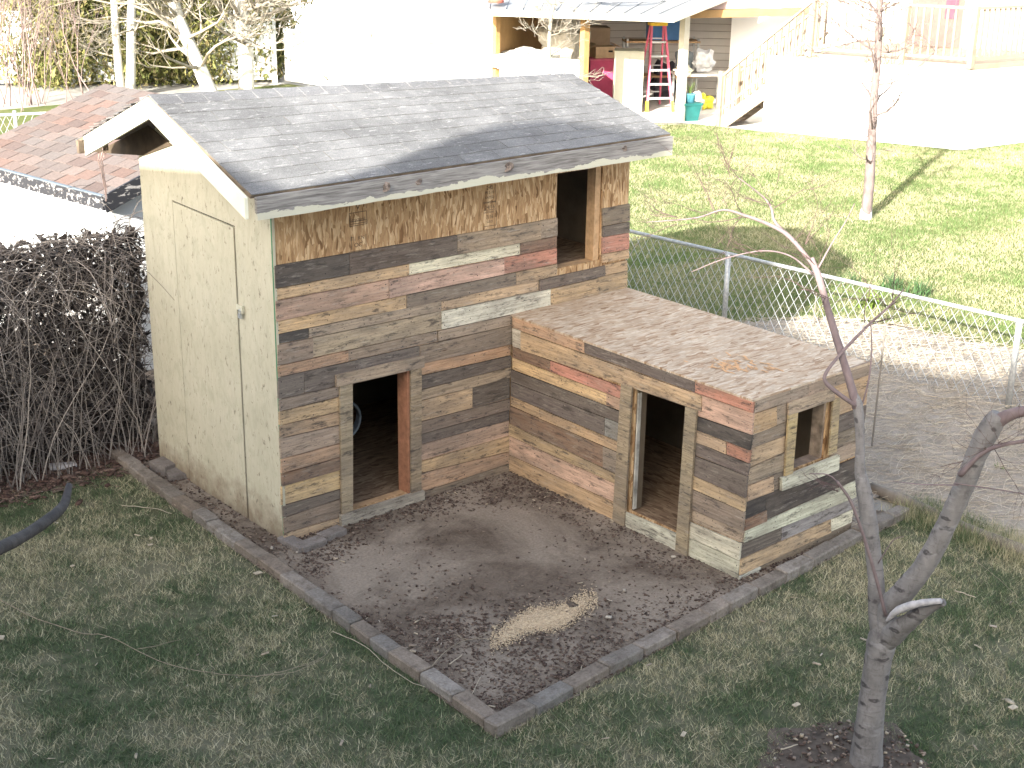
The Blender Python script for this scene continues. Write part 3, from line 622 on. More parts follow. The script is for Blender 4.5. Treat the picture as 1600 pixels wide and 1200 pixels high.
# trim and opening of wall B
quad(FB, [(975, 598), (991, 604), (979, 827), (960, 824)], -.028, -.008, 'door_trim', ext, (.29, .225, .15))
quad(FB, [(1075, 634), (1092, 641), (1076.6, 873), (1059, 862)], -.028, -.008, 'door_trim', ext, (.31, .245, .16))
quad(FB, [(979, 799), (1060.6, 834), (1058.6, 862), (978, 825)], -.016, .0, 'door_sill', ext, 'k')
FBi = lambda u, v: FB.p(u, v)
ox0 = (FB.p(991, 700)[0]+FB.p(984, 700)[0])/2-.005; ox1 = FB.p(1067, 740)[0]+.01; ozt = FB.p(1035, 621)[1]; ozb = FB.p(1020, 816)[1]
EX1 = L_-.018
for poly in ([(.02, -.02), (ox0, -.02), (ox0, H2-.02), (.02, H2-.02)], [(ox0, ozt), (ox1, ozt), (ox1, H2-.02), (ox0, H2-.02)], [(ox0, -.05), (ox1, -.05), (ox1, ozb), (ox0, ozb)], [(ox1, -.06), (EX1, -.07), (EX1, H2-.02), (ox1, H2-.02)]):
    framed(MB().prism(poly, .0175, .030).build('osb_sheathing', M['osb'], ext), FB, ext)
def fbox(F, parent, name, mat, x, d, z, dim):
    return framed(MB().box((x, d, z), dim).build(name, mat, parent), F, parent)
fbox(FB, ext, 'door_jamb', M['osbdark'], ox0-.006, .075, (ozt+ozb)/2, (.03, .088, ozt-ozb))
fbox(FB, ext, 'jamb_strip', simple('flaking_white_jamb', (.40, .38, .34), .8, var=.5, sc=9), ox0+.012, .045, (ozt+ozb)/2-.02, (.010, .03, ozt-ozb-.06))
fbox(FB, ext, 'door_jamb', M['stud'], ox1+.006, .075, (ozt+ozb)/2, (.03, .088, ozt-ozb))
fbox(FB, ext, 'floor_panel', M['osbfloor'], L_/2, (W-A_)/2, ozb-.015, (L_-.08, W-A_-.08, .02))
fbox(FB, ext, 'far_wall', M['osbdark'], L_/2, W-A_-.02, .6, (L_-.06, .02, 1.2))
# wall C
Bc = lambda t, b, u0, u1, c, **k: board(FC, ext, t, b, u0, u1, c, **k)
e0 = (1178, 625, 1358, 563.5); e1 = (1177, 646, 1358, 585)
Bc(e0, e1, (1178, 1177), 1262, 'm', d=-.010); Bc(e0, e1, 1262, (1358, 1357), 'm', d=-.010)
e2 = (1175, 680, 1227, 659); e3 = (1171.7, 702, 1225.5, 681.5); e4a = (1169, 732, 1223, 708); e4b = (1167, 759, 1219, 738); e5 = (1166, 784, 1331.6, 719.5); e6 = (1162, 829, 1330, 754)
e7 = (1159.6, 848.4, 1330, 779); e8 = (1156.5, 874.7, 1330, 797); e9 = (1154, 900, 1330, 817); e10 = (1152, 921, 1327, 836)
Bc(e1, e2, (1177, 1175), 1213, 't'); Bc(e1, e2, 1213, 1236, 'm'); Bc(e2, e3, (1175, 1172), 1236, 'g'); Bc(e3, e4a, (1172, 1169.5), 1234, 't'); Bc(e4a, e4b, (1169.5, 1167.5), 1232, 'm'); Bc(e4b, e5, (1167.5, 1166), 1208, 't'); Bc(e4b, e5, 1208, 1232, 'g')
Bc(e1, (1308, 650, 1352, 633), 1300, (1357, 1353.5), 'y'); Bc((1308, 650, 1352, 633), (1306, 678, 1350, 661), 1300, (1353.5, 1350), 'G'); Bc((1306, 678, 1350, 661), (1306, 700.5, 1348, 684), 1298, (1350, 1347), 'g')
Bc((1306, 700.5, 1348, 684), (1305, 724, 1345, 708), 1297, (1347, 1344), 'm')
Bc(e5, e6, (1166, 1163.6), (1197, 1197), 'd'); Bc((1166, 784, 1344, 713), e6, 1197, (1343.5, 1339), 'd')
Bc(e6, e7, (1162.5, 1161), (1338, 1336), 'k'); Bc(e7, e8, (1160, 1157), 1221, 'G'); Bc(e7, e8, 1221, (1336, 1334), 'l')
Bc(e8, e9, (1156.5, 1154.5), 1298, 't'); Bc(e8, e9, 1298, (1334, 1331), 'w'); Bc(e9, e10, (1154, 1152), 1187, 'k', d=-.012); Bc(e9, e10, 1187, (1331, 1328), 'm')
quad(FC, [(1164, 812), (1197, 797.5), (1197, 814), (1162.5, 829)], -.009, .004, 'board', ext, 'b')
quad(FC, [(1228, 628.5), (1300, 604), (1300, 623.5), (1228, 648)], -.024, -.011, 'window_header', ext, 'm')
quad(FC, [(1228, 648), (1243, 642.5), (1234.5, 740), (1222, 746)], -.024, -.010, 'window_trim', ext, (.40, .30, .16))
quad(FC, [(1298.4, 624), (1309, 620), (1303, 705), (1290.5, 710)], -.024, -.010, 'window_trim', ext, (.37, .28, .16))
quad(FC, [(1216, 745), (1306, 709), (1305, 732), (1216, 765)], -.034, -.010, 'window_sill', ext, 'k')
wx0 = FC.p(1239, 690)[0]; wx1 = FC.p(1294, 665)[0]; wzt = FC.p(1270, 634)[1]; wzb = FC.p(1263, 727)[1]
CW = W-A_-.018
for poly in ([(.02, -.06), (wx0, -.05), (wx0, H2-.02), (.02, H2-.02)], [(wx0, wzt), (wx1, wzt), (wx1, H2-.02), (wx0, H2-.02)], [(wx0, -.05), (wx1, -.05), (wx1, wzb), (wx0, wzb)], [(wx1, -.03), (CW, -.03), (CW, H2-.02), (wx1, H2-.02)]):
    framed(MB().prism(poly, .0175, .030).build('osb_sheathing', M['osb'], ext), FC, ext)
fbox(FC, ext, 'window_jamb', simple('stained_jamb', (.26, .20, .15), .85, var=.6, sc=10), wx1-.006, .075, (wzt+wzb)/2, (.03, .09, wzt-wzb))
fbox(FC, ext, 'window_ledge', simple('ledge_wood', (.24, .18, .14), .85, var=.4, sc=14), (wx0+wx1)/2, .075, wzb-.008, (wx1-wx0, .09, .02))
fbox(FC, ext, 'end_wall', M['osb'], CW+.002, 1.1, H2/2, (.02, 2.1, H2-.05))
# top of the extension
tp = [FB.p(801, 493)[0]*0+.0, ]
zt_ = H2+.004
MB().add([(A_-.012, .0-.002, zt_), (A_-.012, -L_-.014, zt_), (W+.008, -L_-.014, zt_-.004), (W+.008, -.002, zt_), (A_-.012, -.002, zt_-.014), (A_-.012, -L_-.014, zt_-.014), (W+.008, -L_-.014, zt_-.018), (W+.008, -.002, zt_-.014)],
         [(0, 1, 2, 3), (7, 6, 5, 4), (0, 4, 5, 1), (1, 5, 6, 2), (2, 6, 7, 3), (3, 7, 4, 0)]).build('roof_panel', M['osb_top'], ext).location = (-A_, 0, 0)
fl = MB()
for k in range(60):           # loose orange flakes where the top layer has lifted
    u_, v_ = 1100+random.gauss(52, 26), 568+random.gauss(2, 6); p = gp(u_+(v_-568)*-.3, v_+(u_-1150)*.1, zt_)
    a = random.gauss(1.4, .5); l = random.uniform(.015, .05); w_ = random.uniform(.004, .010); e = Vector((math.cos(a)*l, math.sin(a)*l, 0)); s_ = Vector((-math.sin(a)*w_, math.cos(a)*w_, 0)); p = Vector((p.x-A_, p.y, zt_+.0015))
    fl.add([p-e-s_, p+e-s_, p+e+s_+Vector((0, 0, .002)), p-e+s_+Vector((0, 0, .001))], [(0, 1, 2, 3)])
tag(fl.build('strand_flakes', simple('orange_strand', (.52, .30, .15), .8), ext), kind='stuff')
# nails of every board face: tiny, joined
for key, (F, parent, lst) in NAILS.items():
    mb = MB()
    for x, d, z, r in lst: mb.add([(x+r*math.cos(t), d, z+r*math.sin(t)) for t in np.linspace(0, 6.283, 6)[:-1]] + [(x, d-.0006, z)], [(i, (i+1) % 5, 5) for i in range(5)])
    tag(framed(mb.build('nail_heads', M['nail'], parent), F, parent), kind='stuff')

# ------------------------------------------------------------------ edging bricks, blocks
def mat_brick():
    m = NT('concrete_edging', .92, .15); off = m.rvec(); a = m.noise(m.map(off=off), 6, 6, .65); b = m.noise(m.map(off=off), 70, 3, .7)
    c = m.mix(1.0, m.obj(), m.ramp(a, [(.3, .72), (.7, 1.2)]), 'MULTIPLY'); c = m.mix(1.0, c, m.ramp(b, [(.3, .75), (.7, 1.2)]), 'MULTIPLY')
    di = m.noise(m.map(off=off), 14, 6, .7); c = m.mix(m.ramp(di, [(.5, 0.0), (.64, .6)]), c, (.09, .07, .055))
    m.bump(m.math('ADD', a, b), .6, .006); return m.col(c)
M['edge'] = mat_brick()
edging = thing('brick_edging', (EC[0], EC[1], 0), 'weathered grey concrete paver edging in an L round the soil bed', 'edging')
def lay(a, b, side, start=0.0):
    a = Vector((*a, 0)); b = Vector((*b, 0)); d = (b-a).normalized(); n = Vector((-d.y, d.x, 0))*side; L = (b-a).length; s = start; i = 0
    while s < L:
        l = random.choice((.30, .20, .30, .21)); l = min(l, L-s)
        if l < .06: break
        g = .004; h = random.uniform(.060, .078); w = .105; jy = random.uniform(-.006, .006); ang = random.uniform(-.02, .02)
        c = a + d*(s+l/2) + n*(w/2+jy); bm = bmesh.new(); bmesh.ops.create_cube(bm, size=1)
        for v in bm.verts:
            v.co = Vector((v.co.x*(l-g) + random.uniform(-.003, .003), v.co.y*w + random.uniform(-.002, .002), v.co.z*.10 + random.uniform(-.003, .003)))
        bmesh.ops.bevel(bm, geom=bm.edges[:], offset=random.uniform(.006, .011), segments=1, affect='EDGES')
        me = bpy.data.meshes.new('brick'); bm.to_mesh(me); bm.free(); o = link('brick', me, M['edge'], edging)
        o.location = c + Vector((0, 0, h-.05)) - edging.location; o.rotation_euler = (random.uniform(-.03, .03), random.uniform(-.015, .015), math.atan2(d.y, d.x)+ang)
        k = random.uniform(.72, 1.16); w2 = random.uniform(.9, 1.02); o.color = (.215*k, .19*k*w2, .168*k*w2*w2, 1); s += l; i += 1
lay((EC[0], EC[1]), ER, 1); lay((EC[0]+.003, EC[1]+.108), EL, -1)
def blocks(name, pts, label, cat='block'):
    t = thing(name, (pts[0][0], pts[0][1], 0), label, cat)
    for x, y, z, dx, dy, dz, rz in pts:
        o = MB().box((0, 0, 0), (dx, dy, dz)).build('brick', M['edge'], t, bevel=.006); o.location = (x-pts[0][0], y-pts[0][1], z); o.rotation_euler = (0, 0, rz); o.color = (.19, .165, .15, 1)
blocks('foundation_pavers', [(.02, -.085, .012, .10, .24, .07, .1), (.10, -.17, .016, .20, .10, .07, .55-.45), (.30, -.12, .02, .19, .10, .06, .15)], 'short grey pavers propping the front cream corner of the shed', 'paver')
blocks('foundation_blocks', [(-.02, 1.62, .035, .19, .19, .10, .2), (.0, 1.46, .02, .20, .19, .07, -.3)], 'grey concrete block stack under the rear cream corner of the shed', 'block')

# ------------------------------------------------------------------ mulch, sawdust, twigs (uncountable)
def scatter_boxes(name, N, polyfn, size, mat, z0=.015, flat=.35, lab=None, cat=None, elong=2.2):
    xs, ys = polyfn(N); n = len(xs); L = rng.uniform(size[0], size[1], n); Wd = L/rng.uniform(1.3, elong, n); T = Wd*rng.uniform(.2, flat+.2, n)
    yaw = rng.uniform(0, 6.283, n); tx = rng.normal(0, .28, n); zz = z0 + T/2 + rng.uniform(0, .006, n)
    base = np.array([(-1, -1, -1), (1, -.7, -1), (1, 1, -1), (-.8, 1, -1), (-.9, -1, 1), (.8, -.8, 1), (1, .7, 1), (-.9, .8, 1)], float)*.5
    V = base[None]*np.stack([L, Wd, T], 1)[:, None, :]*rng.uniform(.75, 1.15, (n, 8, 3))
    y, z = V[..., 1]*np.cos(tx)[:, None]-V[..., 2]*np.sin(tx)[:, None], V[..., 1]*np.sin(tx)[:, None]+V[..., 2]*np.cos(tx)[:, None]
    x = V[..., 0]; c_, s_ = np.cos(yaw)[:, None], np.sin(yaw)[:, None]
    P = np.stack([x*c_-y*s_+xs[:, None], x*s_+y*c_+ys[:, None], z+zz[:, None]], -1).reshape(-1, 3)
    F = np.array([(3, 2, 1, 0), (4, 5, 6, 7), (0, 1, 5, 4), (1, 2, 6, 5), (2, 3, 7, 6), (3, 0, 4, 7)])
    F = (F[None]+8*np.arange(n)[:, None, None]).reshape(-1, 4)
    o = link(name, mesh_np(name, P, F), mat); tag(o, lab, cat, kind='stuff'); return o
def in_bed(N, bias=True):
    X = rng.uniform(-.35, 3.5, N); Y = rng.uniform(-2.66, 2.05, N); k = inside(bed_poly, X, Y)
    k &= ~((X > 0.01) & (Y > -.0)); k &= ~((X > A_) & (Y > -L_))
    de = np.minimum.reduce([np.abs(X+.33), np.abs(Y+2.6-.07*X), np.abs(Y), np.abs(X-A_) + 9*(X > A_+.3)*0])
    dens = .06 + 1.1*np.exp(-de/.22) + .9*(fnoise(X, Y, 1.9, 7) > .15)*(fnoise(X, Y, 6, 9) > -.35) + .3*(fnoise(X, Y, 4, 3) > .2) + .8*np.exp(-((X-.3)**2+(Y+2.0)**2)/.35)
    dens[(X-.75)**2/.9+(Y+.95)**2/.42 < 1] *= .16
    k &= rng.uniform(0, 1, N) < dens*.62
    return X[k], Y[k]
def mat_chip(name, cols):
    m = NT(name, .85, .2); n = m.noise(m.map(), 60, 3, .6); c = m.ramp(m.island(), [(i/(len(cols)-1), c_) for i, c_ in enumerate(cols)])
    return m.col(m.mix(1.0, c, m.ramp(n, [(.3, .75), (.7, 1.2)]), 'MULTIPLY'))
M['mulch'] = mat_chip('bark_mulch', [(.045, .029, .023), (.08, .053, .042), (.13, .088, .068), (.11, .082, .068), (.27, .205, .16)])
scatter_boxes('bark_mulch', 85000, in_bed, (.006, .024), M['mulch'], .012, lab='dark red-brown bark mulch scattered over the soil bed', cat='mulch', elong=3)
M['shard'] = mat_chip('pale_wood_chip', [(.28, .22, .15), (.42, .35, .26), (.22, .17, .13), (.48, .43, .36)])
def in_bed2(N): X, Y = in_bed(N*3); return X[:N], Y[:N]
scatter_boxes('wood_splinters', 260, in_bed2, (.012, .05), M['shard'], .02, lab='pale wood splinters lying among the mulch of the bed', cat='splinters', elong=6)
sd = np.array(gp(850, 965)[:2])
def in_saw(N):
    u_ = rng.normal(0, 1, N); w_ = rng.normal(0, 1, N); pu = 850+u_*40; pv = 972-(u_*40)*.34+w_*9+5*np.sin(u_*2.6); k = (np.abs(u_) < 2.1)
    q = np.array([gp(a, b)[:2] for a, b in zip(pu[k], pv[k])]); f = fnoise(q[:, 0], q[:, 1], 5, 5) > -.75
    return q[f, 0], q[f, 1]
M['saw'] = mat_chip('sawdust', [(.50, .38, .25), (.60, .48, .34), (.42, .31, .2)])
scatter_boxes('sawdust_patch', 14000, in_saw, (.004, .010), M['saw'], .017, flat=.6, lab='pale yellow sawdust spilled on the middle of the soil bed', cat='sawdust')
def in_soilpatch(N):
    t = rng.uniform(0, 6.283, N); r = np.sqrt(rng.uniform(.03, 1, N)); return TC.x+.49*r*np.cos(t), TC.y+.41*r*np.sin(t)
scatter_boxes('tree_base_mulch', 600, in_soilpatch, (.008, .03), M['mulch'], .016, lab='bark chips and pebbles on the soil round the near tree', cat='mulch')
scatter_boxes('tree_base_pebbles', 60, in_soilpatch, (.010, .026), M['shard'], .016, flat=.9, lab='pale stones and chips on the soil round the near tree', cat='stones', elong=1.6)

# ------------------------------------------------------------------ grass
def blades(name, X, Y, h, w, mat, lab, cat='grass', lean=.5, z0=0.0):
    n = len(X); yaw = rng.uniform(0, 6.283, n); hh = h*rng.uniform(.5, 1.3, n); ww = w*rng.uniform(.7, 1.3, n)
    lx = rng.normal(0, lean, n)*hh; ly = rng.normal(0, lean, n)*hh
    a = np.stack([X-np.cos(yaw)*ww/2, Y-np.sin(yaw)*ww/2, np.full(n, z0)], 1); b = np.stack([X+np.cos(yaw)*ww/2, Y+np.sin(yaw)*ww/2, np.full(n, z0)], 1)
    t = np.stack([X+lx, Y+ly, z0+hh], 1); V = np.stack([a, b, t], 1).reshape(-1, 3)
    o = link(name, mesh_np(name, V, np.arange(3*n).reshape(-1, 3)), mat); tag(o, lab, cat, kind='stuff'); return o
def mat_blade(name, greens, straws, bias):
    m = NT(name, .7, .2); a = m.noise(m.map(), .9, 6, .62, .4); c3 = m.noise(m.map(), 6, 5, .65, .5); r = m.island()
    s = m.math('ADD', m.math('MULTIPLY', a, .6), m.math('MULTIPLY', c3, .4)); s = m.math('ADD', s, m.math('MULTIPLY', r, .16))
    m2 = m.math('FRACT', m.math('MULTIPLY', r, 37.0)); g = m.ramp(m2, [(0, greens[0]), (.6, greens[1]), (1, greens[2])]); st = m.ramp(m2, [(0, straws[0]), (1, straws[1])])
    m.b.inputs['Transmission Weight'].default_value = 0.0
    return m.col(m.mix(m.ramp(s, [(bias-.05, 0.0), (bias+.06, 1.0)]), g, st))
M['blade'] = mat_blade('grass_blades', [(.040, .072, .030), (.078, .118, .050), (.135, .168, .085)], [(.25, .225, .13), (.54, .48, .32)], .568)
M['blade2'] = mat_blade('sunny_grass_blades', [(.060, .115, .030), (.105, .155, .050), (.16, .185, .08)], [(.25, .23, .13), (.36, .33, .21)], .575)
N = 900000
X = rng.uniform(-4.2, 3.9, N); Y = rng.uniform(-6.2, 2.45, N); k = inside(near_lawn, X, Y); k &= ((X-TC.x)**2/.175+(Y-TC.y)**2/.12+.35*fnoise(X, Y, 9, 6)+.25*rng.normal(0, 1, N)*.5 > .95) | (rng.uniform(0, 1, N) < .04)
q = np.stack([X-CAM[0], Y-CAM[1]], 1); dist = np.hypot(q[:, 0], q[:, 1]); k &= dist > 2.6
clump = fnoise(X, Y, 9, 4)*.5+fnoise(X, Y, 3, 5)*.5; k &= rng.uniform(0, 1, N) < .55+.5*clump
# keep only where a camera near the photograph's could look
dd_ = q/dist[:, None]; cosv = dd_[:, 0]*math.sin(YAW)+dd_[:, 1]*math.cos(YAW); k &= cosv > .80
X, Y = X[k], Y[k]
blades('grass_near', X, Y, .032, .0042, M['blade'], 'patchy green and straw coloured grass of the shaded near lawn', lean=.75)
N = 800000
X = rng.uniform(3.3, 19, N); Y = rng.uniform(-5, 14, N); k = inside(far_lawn, X, Y); q = np.stack([X-CAM[0], Y-CAM[1]], 1); dist = np.hypot(q[:, 0], q[:, 1]); dd_ = q/dist[:, None]
cosv = dd_[:, 0]*math.sin(YAW)+dd_[:, 1]*math.cos(YAW); k &= cosv > .86; k &= (dd_[:, 0]*math.cos(YAW)-dd_[:, 1]*math.sin(YAW)) > -.05
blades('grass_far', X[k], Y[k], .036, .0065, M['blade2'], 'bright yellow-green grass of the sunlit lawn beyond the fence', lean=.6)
# taller tufts at the log and the fence foot
N = 9000; t = rng.uniform(0, 1, N); X = 3.80+rng.normal(0, .10, N)-.02; Y = -2.3-2.9*t+rng.normal(0, .05, N)
blades('tall_grass_edge', X, Y, .11, .005, M['blade'], 'longer dark grass tufts along the old log at the garden edge', lean=.35)

# straw over the garden
def straws(name, N, size, mat, lab, poly, dens=None):
    X = rng.uniform(3.1, 9.5, N); Y = rng.uniform(-5, 1.9, N); k = inside(poly, X, Y)
    if dens is not None: k &= dens(X, Y)
    X, Y = X[k], Y[k]; n = len(X); L = rng.uniform(*size, n); yaw = rng.normal(-.3, .8, n); bend = rng.normal(0, .35, n); r = rng.uniform(.0013, .0030, n); tz = rng.normal(0, .1, n)
    P = []; 
    for i, s in enumerate((-.5, -.17, .17, .5)):
        px = X + np.cos(yaw)*L*s - np.sin(yaw)*bend*L*s*s; py = Y + np.sin(yaw)*L*s + np.cos(yaw)*bend*L*s*s; pz = .028 + rng.uniform(0, .02, n) + np.abs(tz)*L*abs(s+.5)*.6
        for j in range(3):
            w = 2.094*j; P.append(np.stack([px - np.sin(yaw)*r*math.cos(w), py + np.cos(yaw)*r*math.cos(w), pz + r*math.sin(w)], 1))
    V = np.stack(P, 1).reshape(-1, 3); f = []
    for i in range(3):
        for j in range(3): f.append((i*3+j, i*3+(j+1) % 3, (i+1)*3+(j+1) % 3, (i+1)*3+j))
    F = (np.array(f)[None]+12*np.arange(n)[:, None, None]).reshape(-1, 4)
    return tag(link(name, mesh_np(name, V, F), mat), lab, 'straw', kind='stuff')
M['straw'] = mat_chip('dry_straw', [(.30, .25, .19), (.44, .37, .29), (.55, .48, .39), (.36, .31, .25)])
straws('garden_straw', 13000, (.06, .34), M['straw'], 'dry straw and stalks strewn over the fenced garden soil', straw_poly)
def lawn_debris(N):
    X = rng.uniform(-3.2, 3.8, N); Y = rng.uniform(-5.4, 2.2, N); k = inside(near_lawn, X, Y); return X[k], Y[k]
scatter_boxes('lawn_debris', 260, lawn_debris, (.012, .06), M['shard'], .022, lab='small pale wood chips and stalks littered over the near lawn', cat='debris', elong=9)

def twig(name, pts, r0, r1, mat, lab, cat='twig', group=None, z=.03, n=5):
    P = [(*gp(u, v, z), 0) for u, v in pts]; P = smooth_path(P, 5); m = len(P)
    rr_ = [.6*(r0+(r1-r0)*i/(m-1)) for i in range(m)]
    o = MB().tube([p[:3] + np.array([0, 0, random.uniform(0, .006)]) for p in P], rr_, n).build(name, mat, None, smooth=True); return tag(o, lab, cat, group)
M['twig'] = simple('dry_twig', (.24, .195, .14), .8, var=.3, sc=30)
M['twigpale'] = simple('peeled_twig', (.38, .32, .24), .8, var=.2, sc=30)
twig('fallen_twig', [(0, 938), (60, 968), (130, 990), (170, 995), (250, 1034), (330, 1052), (400, 1057), (460, 1050), (505, 1030)], .005, .003, M['twig'], 'long thin curved twig arcing across the left lawn')
twig('fallen_twig', [(215, 1015), (250, 1008), (287, 998)], .004, .002, M['twig'], 'short straight twig crossing the long arcing one on the left lawn')
twig('fallen_twig', [(672, 1045), (700, 1015), (735, 1000), (780, 998)], .005, .003, M['twig'], 'forked twig beside the pale sawdust in the soil bed')
twig('fallen_twig', [(712, 992), (738, 1000), (790, 975)], .004, .002, M['twig'], 'thin curved twig touching the left end of the sawdust')
twig('fallen_twig', [(702, 1038), (722, 1024)], .006, .004, M['twigpale'], 'short whitish peeled stick in the soil bed below the forked twig')
twig('fallen_twig', [(734, 1092), (745, 1070), (751, 1058)], .004, .003, M['twigpale'], 'thin pale stick near the front corner of the soil bed')
twig('fallen_twig', [(520, 987), (570, 1010), (600, 1037), (640, 1065), (665, 1075)], .004, .003, M['twigpale'], 'pale twig lying on the grass along the left edging')
twig('fallen_twig', [(400, 1058), (440, 1050), (500, 1030), (522, 1005)], .004, .002, M['twig'], 'curved brown twig on the lawn left of the edging bend')
twig('fallen_twig', [(190, 790), (240, 795), (268, 803)], .005, .003, M['twigpale'], 'pale straight twig on the grass near the shed corner')
twig('fallen_twig', [(1492, 923), (1525, 934)], .007, .005, M['twigpale'], 'short pale stick on the grass right of the near tree')
twig('fallen_twig', [(1515, 870), (1560, 905), (1592, 935)], .003, .002, M['twig'], 'thin long twig on the grass at the right edge')
twig('fallen_twig', [(1220, 1172), (1246, 1164)], .007, .005, M['twigpale'], 'thick pale stick on the soil left of the near tree trunk')
def shard(u, v, l, w, rz, lab):
    p = gp(u, v, .028); o = MB().box((0, 0, 0), (l*.62, w*.62, .006)).build('wood_shard', M['shard'], None, bevel=.002); o.location = p; o.rotation_euler = (.1, .12, rz); tag(o, lab, 'wood shard')
shard(236, 841, .07, .03, .9, 'broad pale wood shard, upper of the two close together on the left lawn'); shard(235, 851, .06, .03, .2, 'pale wood shard just below another on the left lawn')
shard(215, 836, .09, .016, 1.9, 'narrow upright-looking pale splinter on the lawn near the two shards'); shard(113, 884, .05, .03, .6, 'small whitish wood chip lying alone on the left lawn')
shard(2, 996, .09, .05, 1.0, 'thick tan wood chunk at the left edge of the lawn'); shard(403, 895, .09, .05, .2, 'greyish tan wood scrap against the left edging')
shard(1244, 1101, .09, .04, .1, 'pale split wood chip on the lawn left of the near tree'); shard(1068, 1147, .09, .035, .5, 'flat pale chip low on the lawn in front of the bed'); shard(1528, 1010, .09, .015, 1.3, 'thin pale splinter standing out on the lawn right of the tree')
shard(1583, 1105, .10, .05, .0, 'grey flat stone chip at the lower right of the lawn')

# ------------------------------------------------------------------ old log at the garden edge
M['log'] = simple('weathered_log', (.17, .145, .12), .9, var=.4, sc=6)
a = gp(1362, 762, .035); b = gp(1640, 880, .035)
P = [(*a.lerp(b, t), .042+.008*math.sin(9*t)) for t in np.linspace(0, 1, 12)]
tag(MB().tube([p[:3] for p in P], [p[3] for p in P], 10, wob=.12).build('garden_log', M['log'], None, smooth=True), 'weathered grey log lying along the garden edge behind the near tree', 'log')
M['leaf'] = mat_chip('leaf_green', [(.06, .11, .02), (.10, .17, .035), (.16, .24, .05)])

# ------------------------------------------------------------------ chain link fence on the right
fa = Vector((5.84, 3.6, 0)); fb = Vector((6.50, -4.4, 0)); fh = .80
fd = (fb-fa).normalized(); FLn = (fb-fa).length
fence = thing('chain_link_fence', fa, 'galvanised chain link fence between the straw garden and the sunny lawn', 'fence', rz=math.atan2(fd.y, fd.x))
def galv():
    m = NT('galvanised_wire', .45, .5); n = m.noise(m.map(), 40, 3); m.b.inputs['Metallic'].default_value = .35; return m.col(m.ramp(n, [(.3, (.30, .30, .30)), (.7, (.48, .48, .47))]))
M['wire'] = galv()
mb = MB(); hm_ = fh-.03; pitch = .10
for k in range(int(FLn/pitch)+12):
    for sgn in (1, -1):
        x0 = (k-6)*pitch; x1 = x0+sgn*hm_*.62*1.0; 
        if sgn < 0: x0, x1 = x0+hm_*.62, x0
        z0, z1 = .03, hm_
        ax, bx = x0, x1
        if max(ax, bx) > FLn or min(ax, bx) < 0:
            continue
        mb.tube([(ax, .004*sgn, z0), (bx, .004*sgn, z1)], .0034, 3, cap=False)
    x = k*pitch-.3
    if 0 < x < FLn: mb.tube([(x-.012, 0, hm_), (x+.006, .0, hm_+.035), (x+.02, 0, hm_+.002)], .0022, 3, cap=False)
tag(mb.build('wire_mesh', M['wire'], fence), kind='stuff')
MB().tube([(0, 0, fh), (FLn, 0, fh)], .018, 10).build('top_rail', M['wire'], fence, smooth=True)
def px_along(v3): return (Vector(v3)-fa).dot(fd)
for p in (2.10, px_along((6.03, 1.50, 0))+2.52, px_along((6.03, 1.50, 0))+5.04-2.0+3.2):
    pass
x1 = px_along((6.07, 1.42, 0)); x2 = px_along((6.27, -1.62, 0))
for x in (x1-3.0 if x1 > 3 else .1, x1, x2, x2+2.7):
    if 0 <= x <= FLn:
        o = MB().tube([(x, .0, -.02), (x, .0, fh+.01)], .027, 10).tube([(x, 0, fh-.03), (x, 0, fh+.0)], .034, 10).build('fence_post', M['wire'], fence, smooth=True)
# garden stakes
def stake(u, v, vt, r=.012, lab=''):
    b_ = gp(u, v); q = ray(u, vt); hh = (CAM + q*math.hypot(b_.x-CAM[0], b_.y-CAM[1])/math.hypot(q[0], q[1]))[2]
    tag(MB().tube([(b_.x, b_.y, -.02), (b_.x+.01, b_.y, hh)], r, 6).build('garden_stake', simple('grey_stake', (.16, .14, .12), .8), None), lab, 'stake')
stake(1270, 512, 458, .008, 'short thin stake in the straw left of the cherry limb'); stake(1362, 700, 508, .008, 'tall thin dark stake in the straw right of the flat roof')

# vine tangle on the chain link and sprouting bulbs
def tuft(name, x, y, n, h, lab, mat, w=.012, sp=.16):
    V = []; F = []
    for i in range(n):
        a = random.uniform(0, 6.28); r = random.random()*sp; bx, by = x+r*math.cos(a), y+r*math.sin(a); hh = h*random.uniform(.6, 1.1); l = random.uniform(.2, .8)*hh; a2 = random.uniform(0, 6.28); ca, sa = math.cos(a2), math.sin(a2)
        k = len(V)
        for t in (0, .4, .8, 1.0):
            ww = w*(1-t*.75)/2; px = bx+ca*l*t*t; py = by+sa*l*t*t; V += [(px-sa*ww, py+ca*ww, hh*(t-.25*t*t)), (px+sa*ww, py-ca*ww, hh*(t-.25*t*t))]
        F += [(k, k+1, k+3, k+2), (k+2, k+3, k+5, k+4), (k+4, k+5, k+7, k+6)]
    p = thing(name, (x, y, 0), lab, 'plant'); me = bpy.data.meshes.new('leaves'); me.from_pydata([(a-x, b-y, c) for a, b, c in V], [], F); tag(link('leaves', me, mat, p), kind='stuff')
M['bulb'] = simple('bluish_leaf', (.05, .10, .035), .6, var=.3)
for u_, v_, lab in ((1395, 452, 'left clump of blue-green daffodil leaves at the lawn edge'), (1435, 463, 'right clump of blue-green daffodil leaves at the lawn edge'), (1328, 447, 'small clump of blue-green leaves where the shade ends on the lawn')):
    p = gp(u_, v_); tuft('daffodil_clump', p.x, p.y, 70 if u_ != 1328 else 30, .24, lab, M['bulb'])
p = gp(1358, 480); tuft('leafy_weed', p.x, p.y, 60, .2, 'yellow-green leafy plant in the bright straw beyond the fence', simple('lime_leaf', (.12, .17, .03), .6, var=.3), .02)
p = gp(1562, 735); tuft('small_weed', p.x, p.y, 14, .06, 'tiny green weed in the shaded straw right of the near tree', M['leaf'], .015, .04)

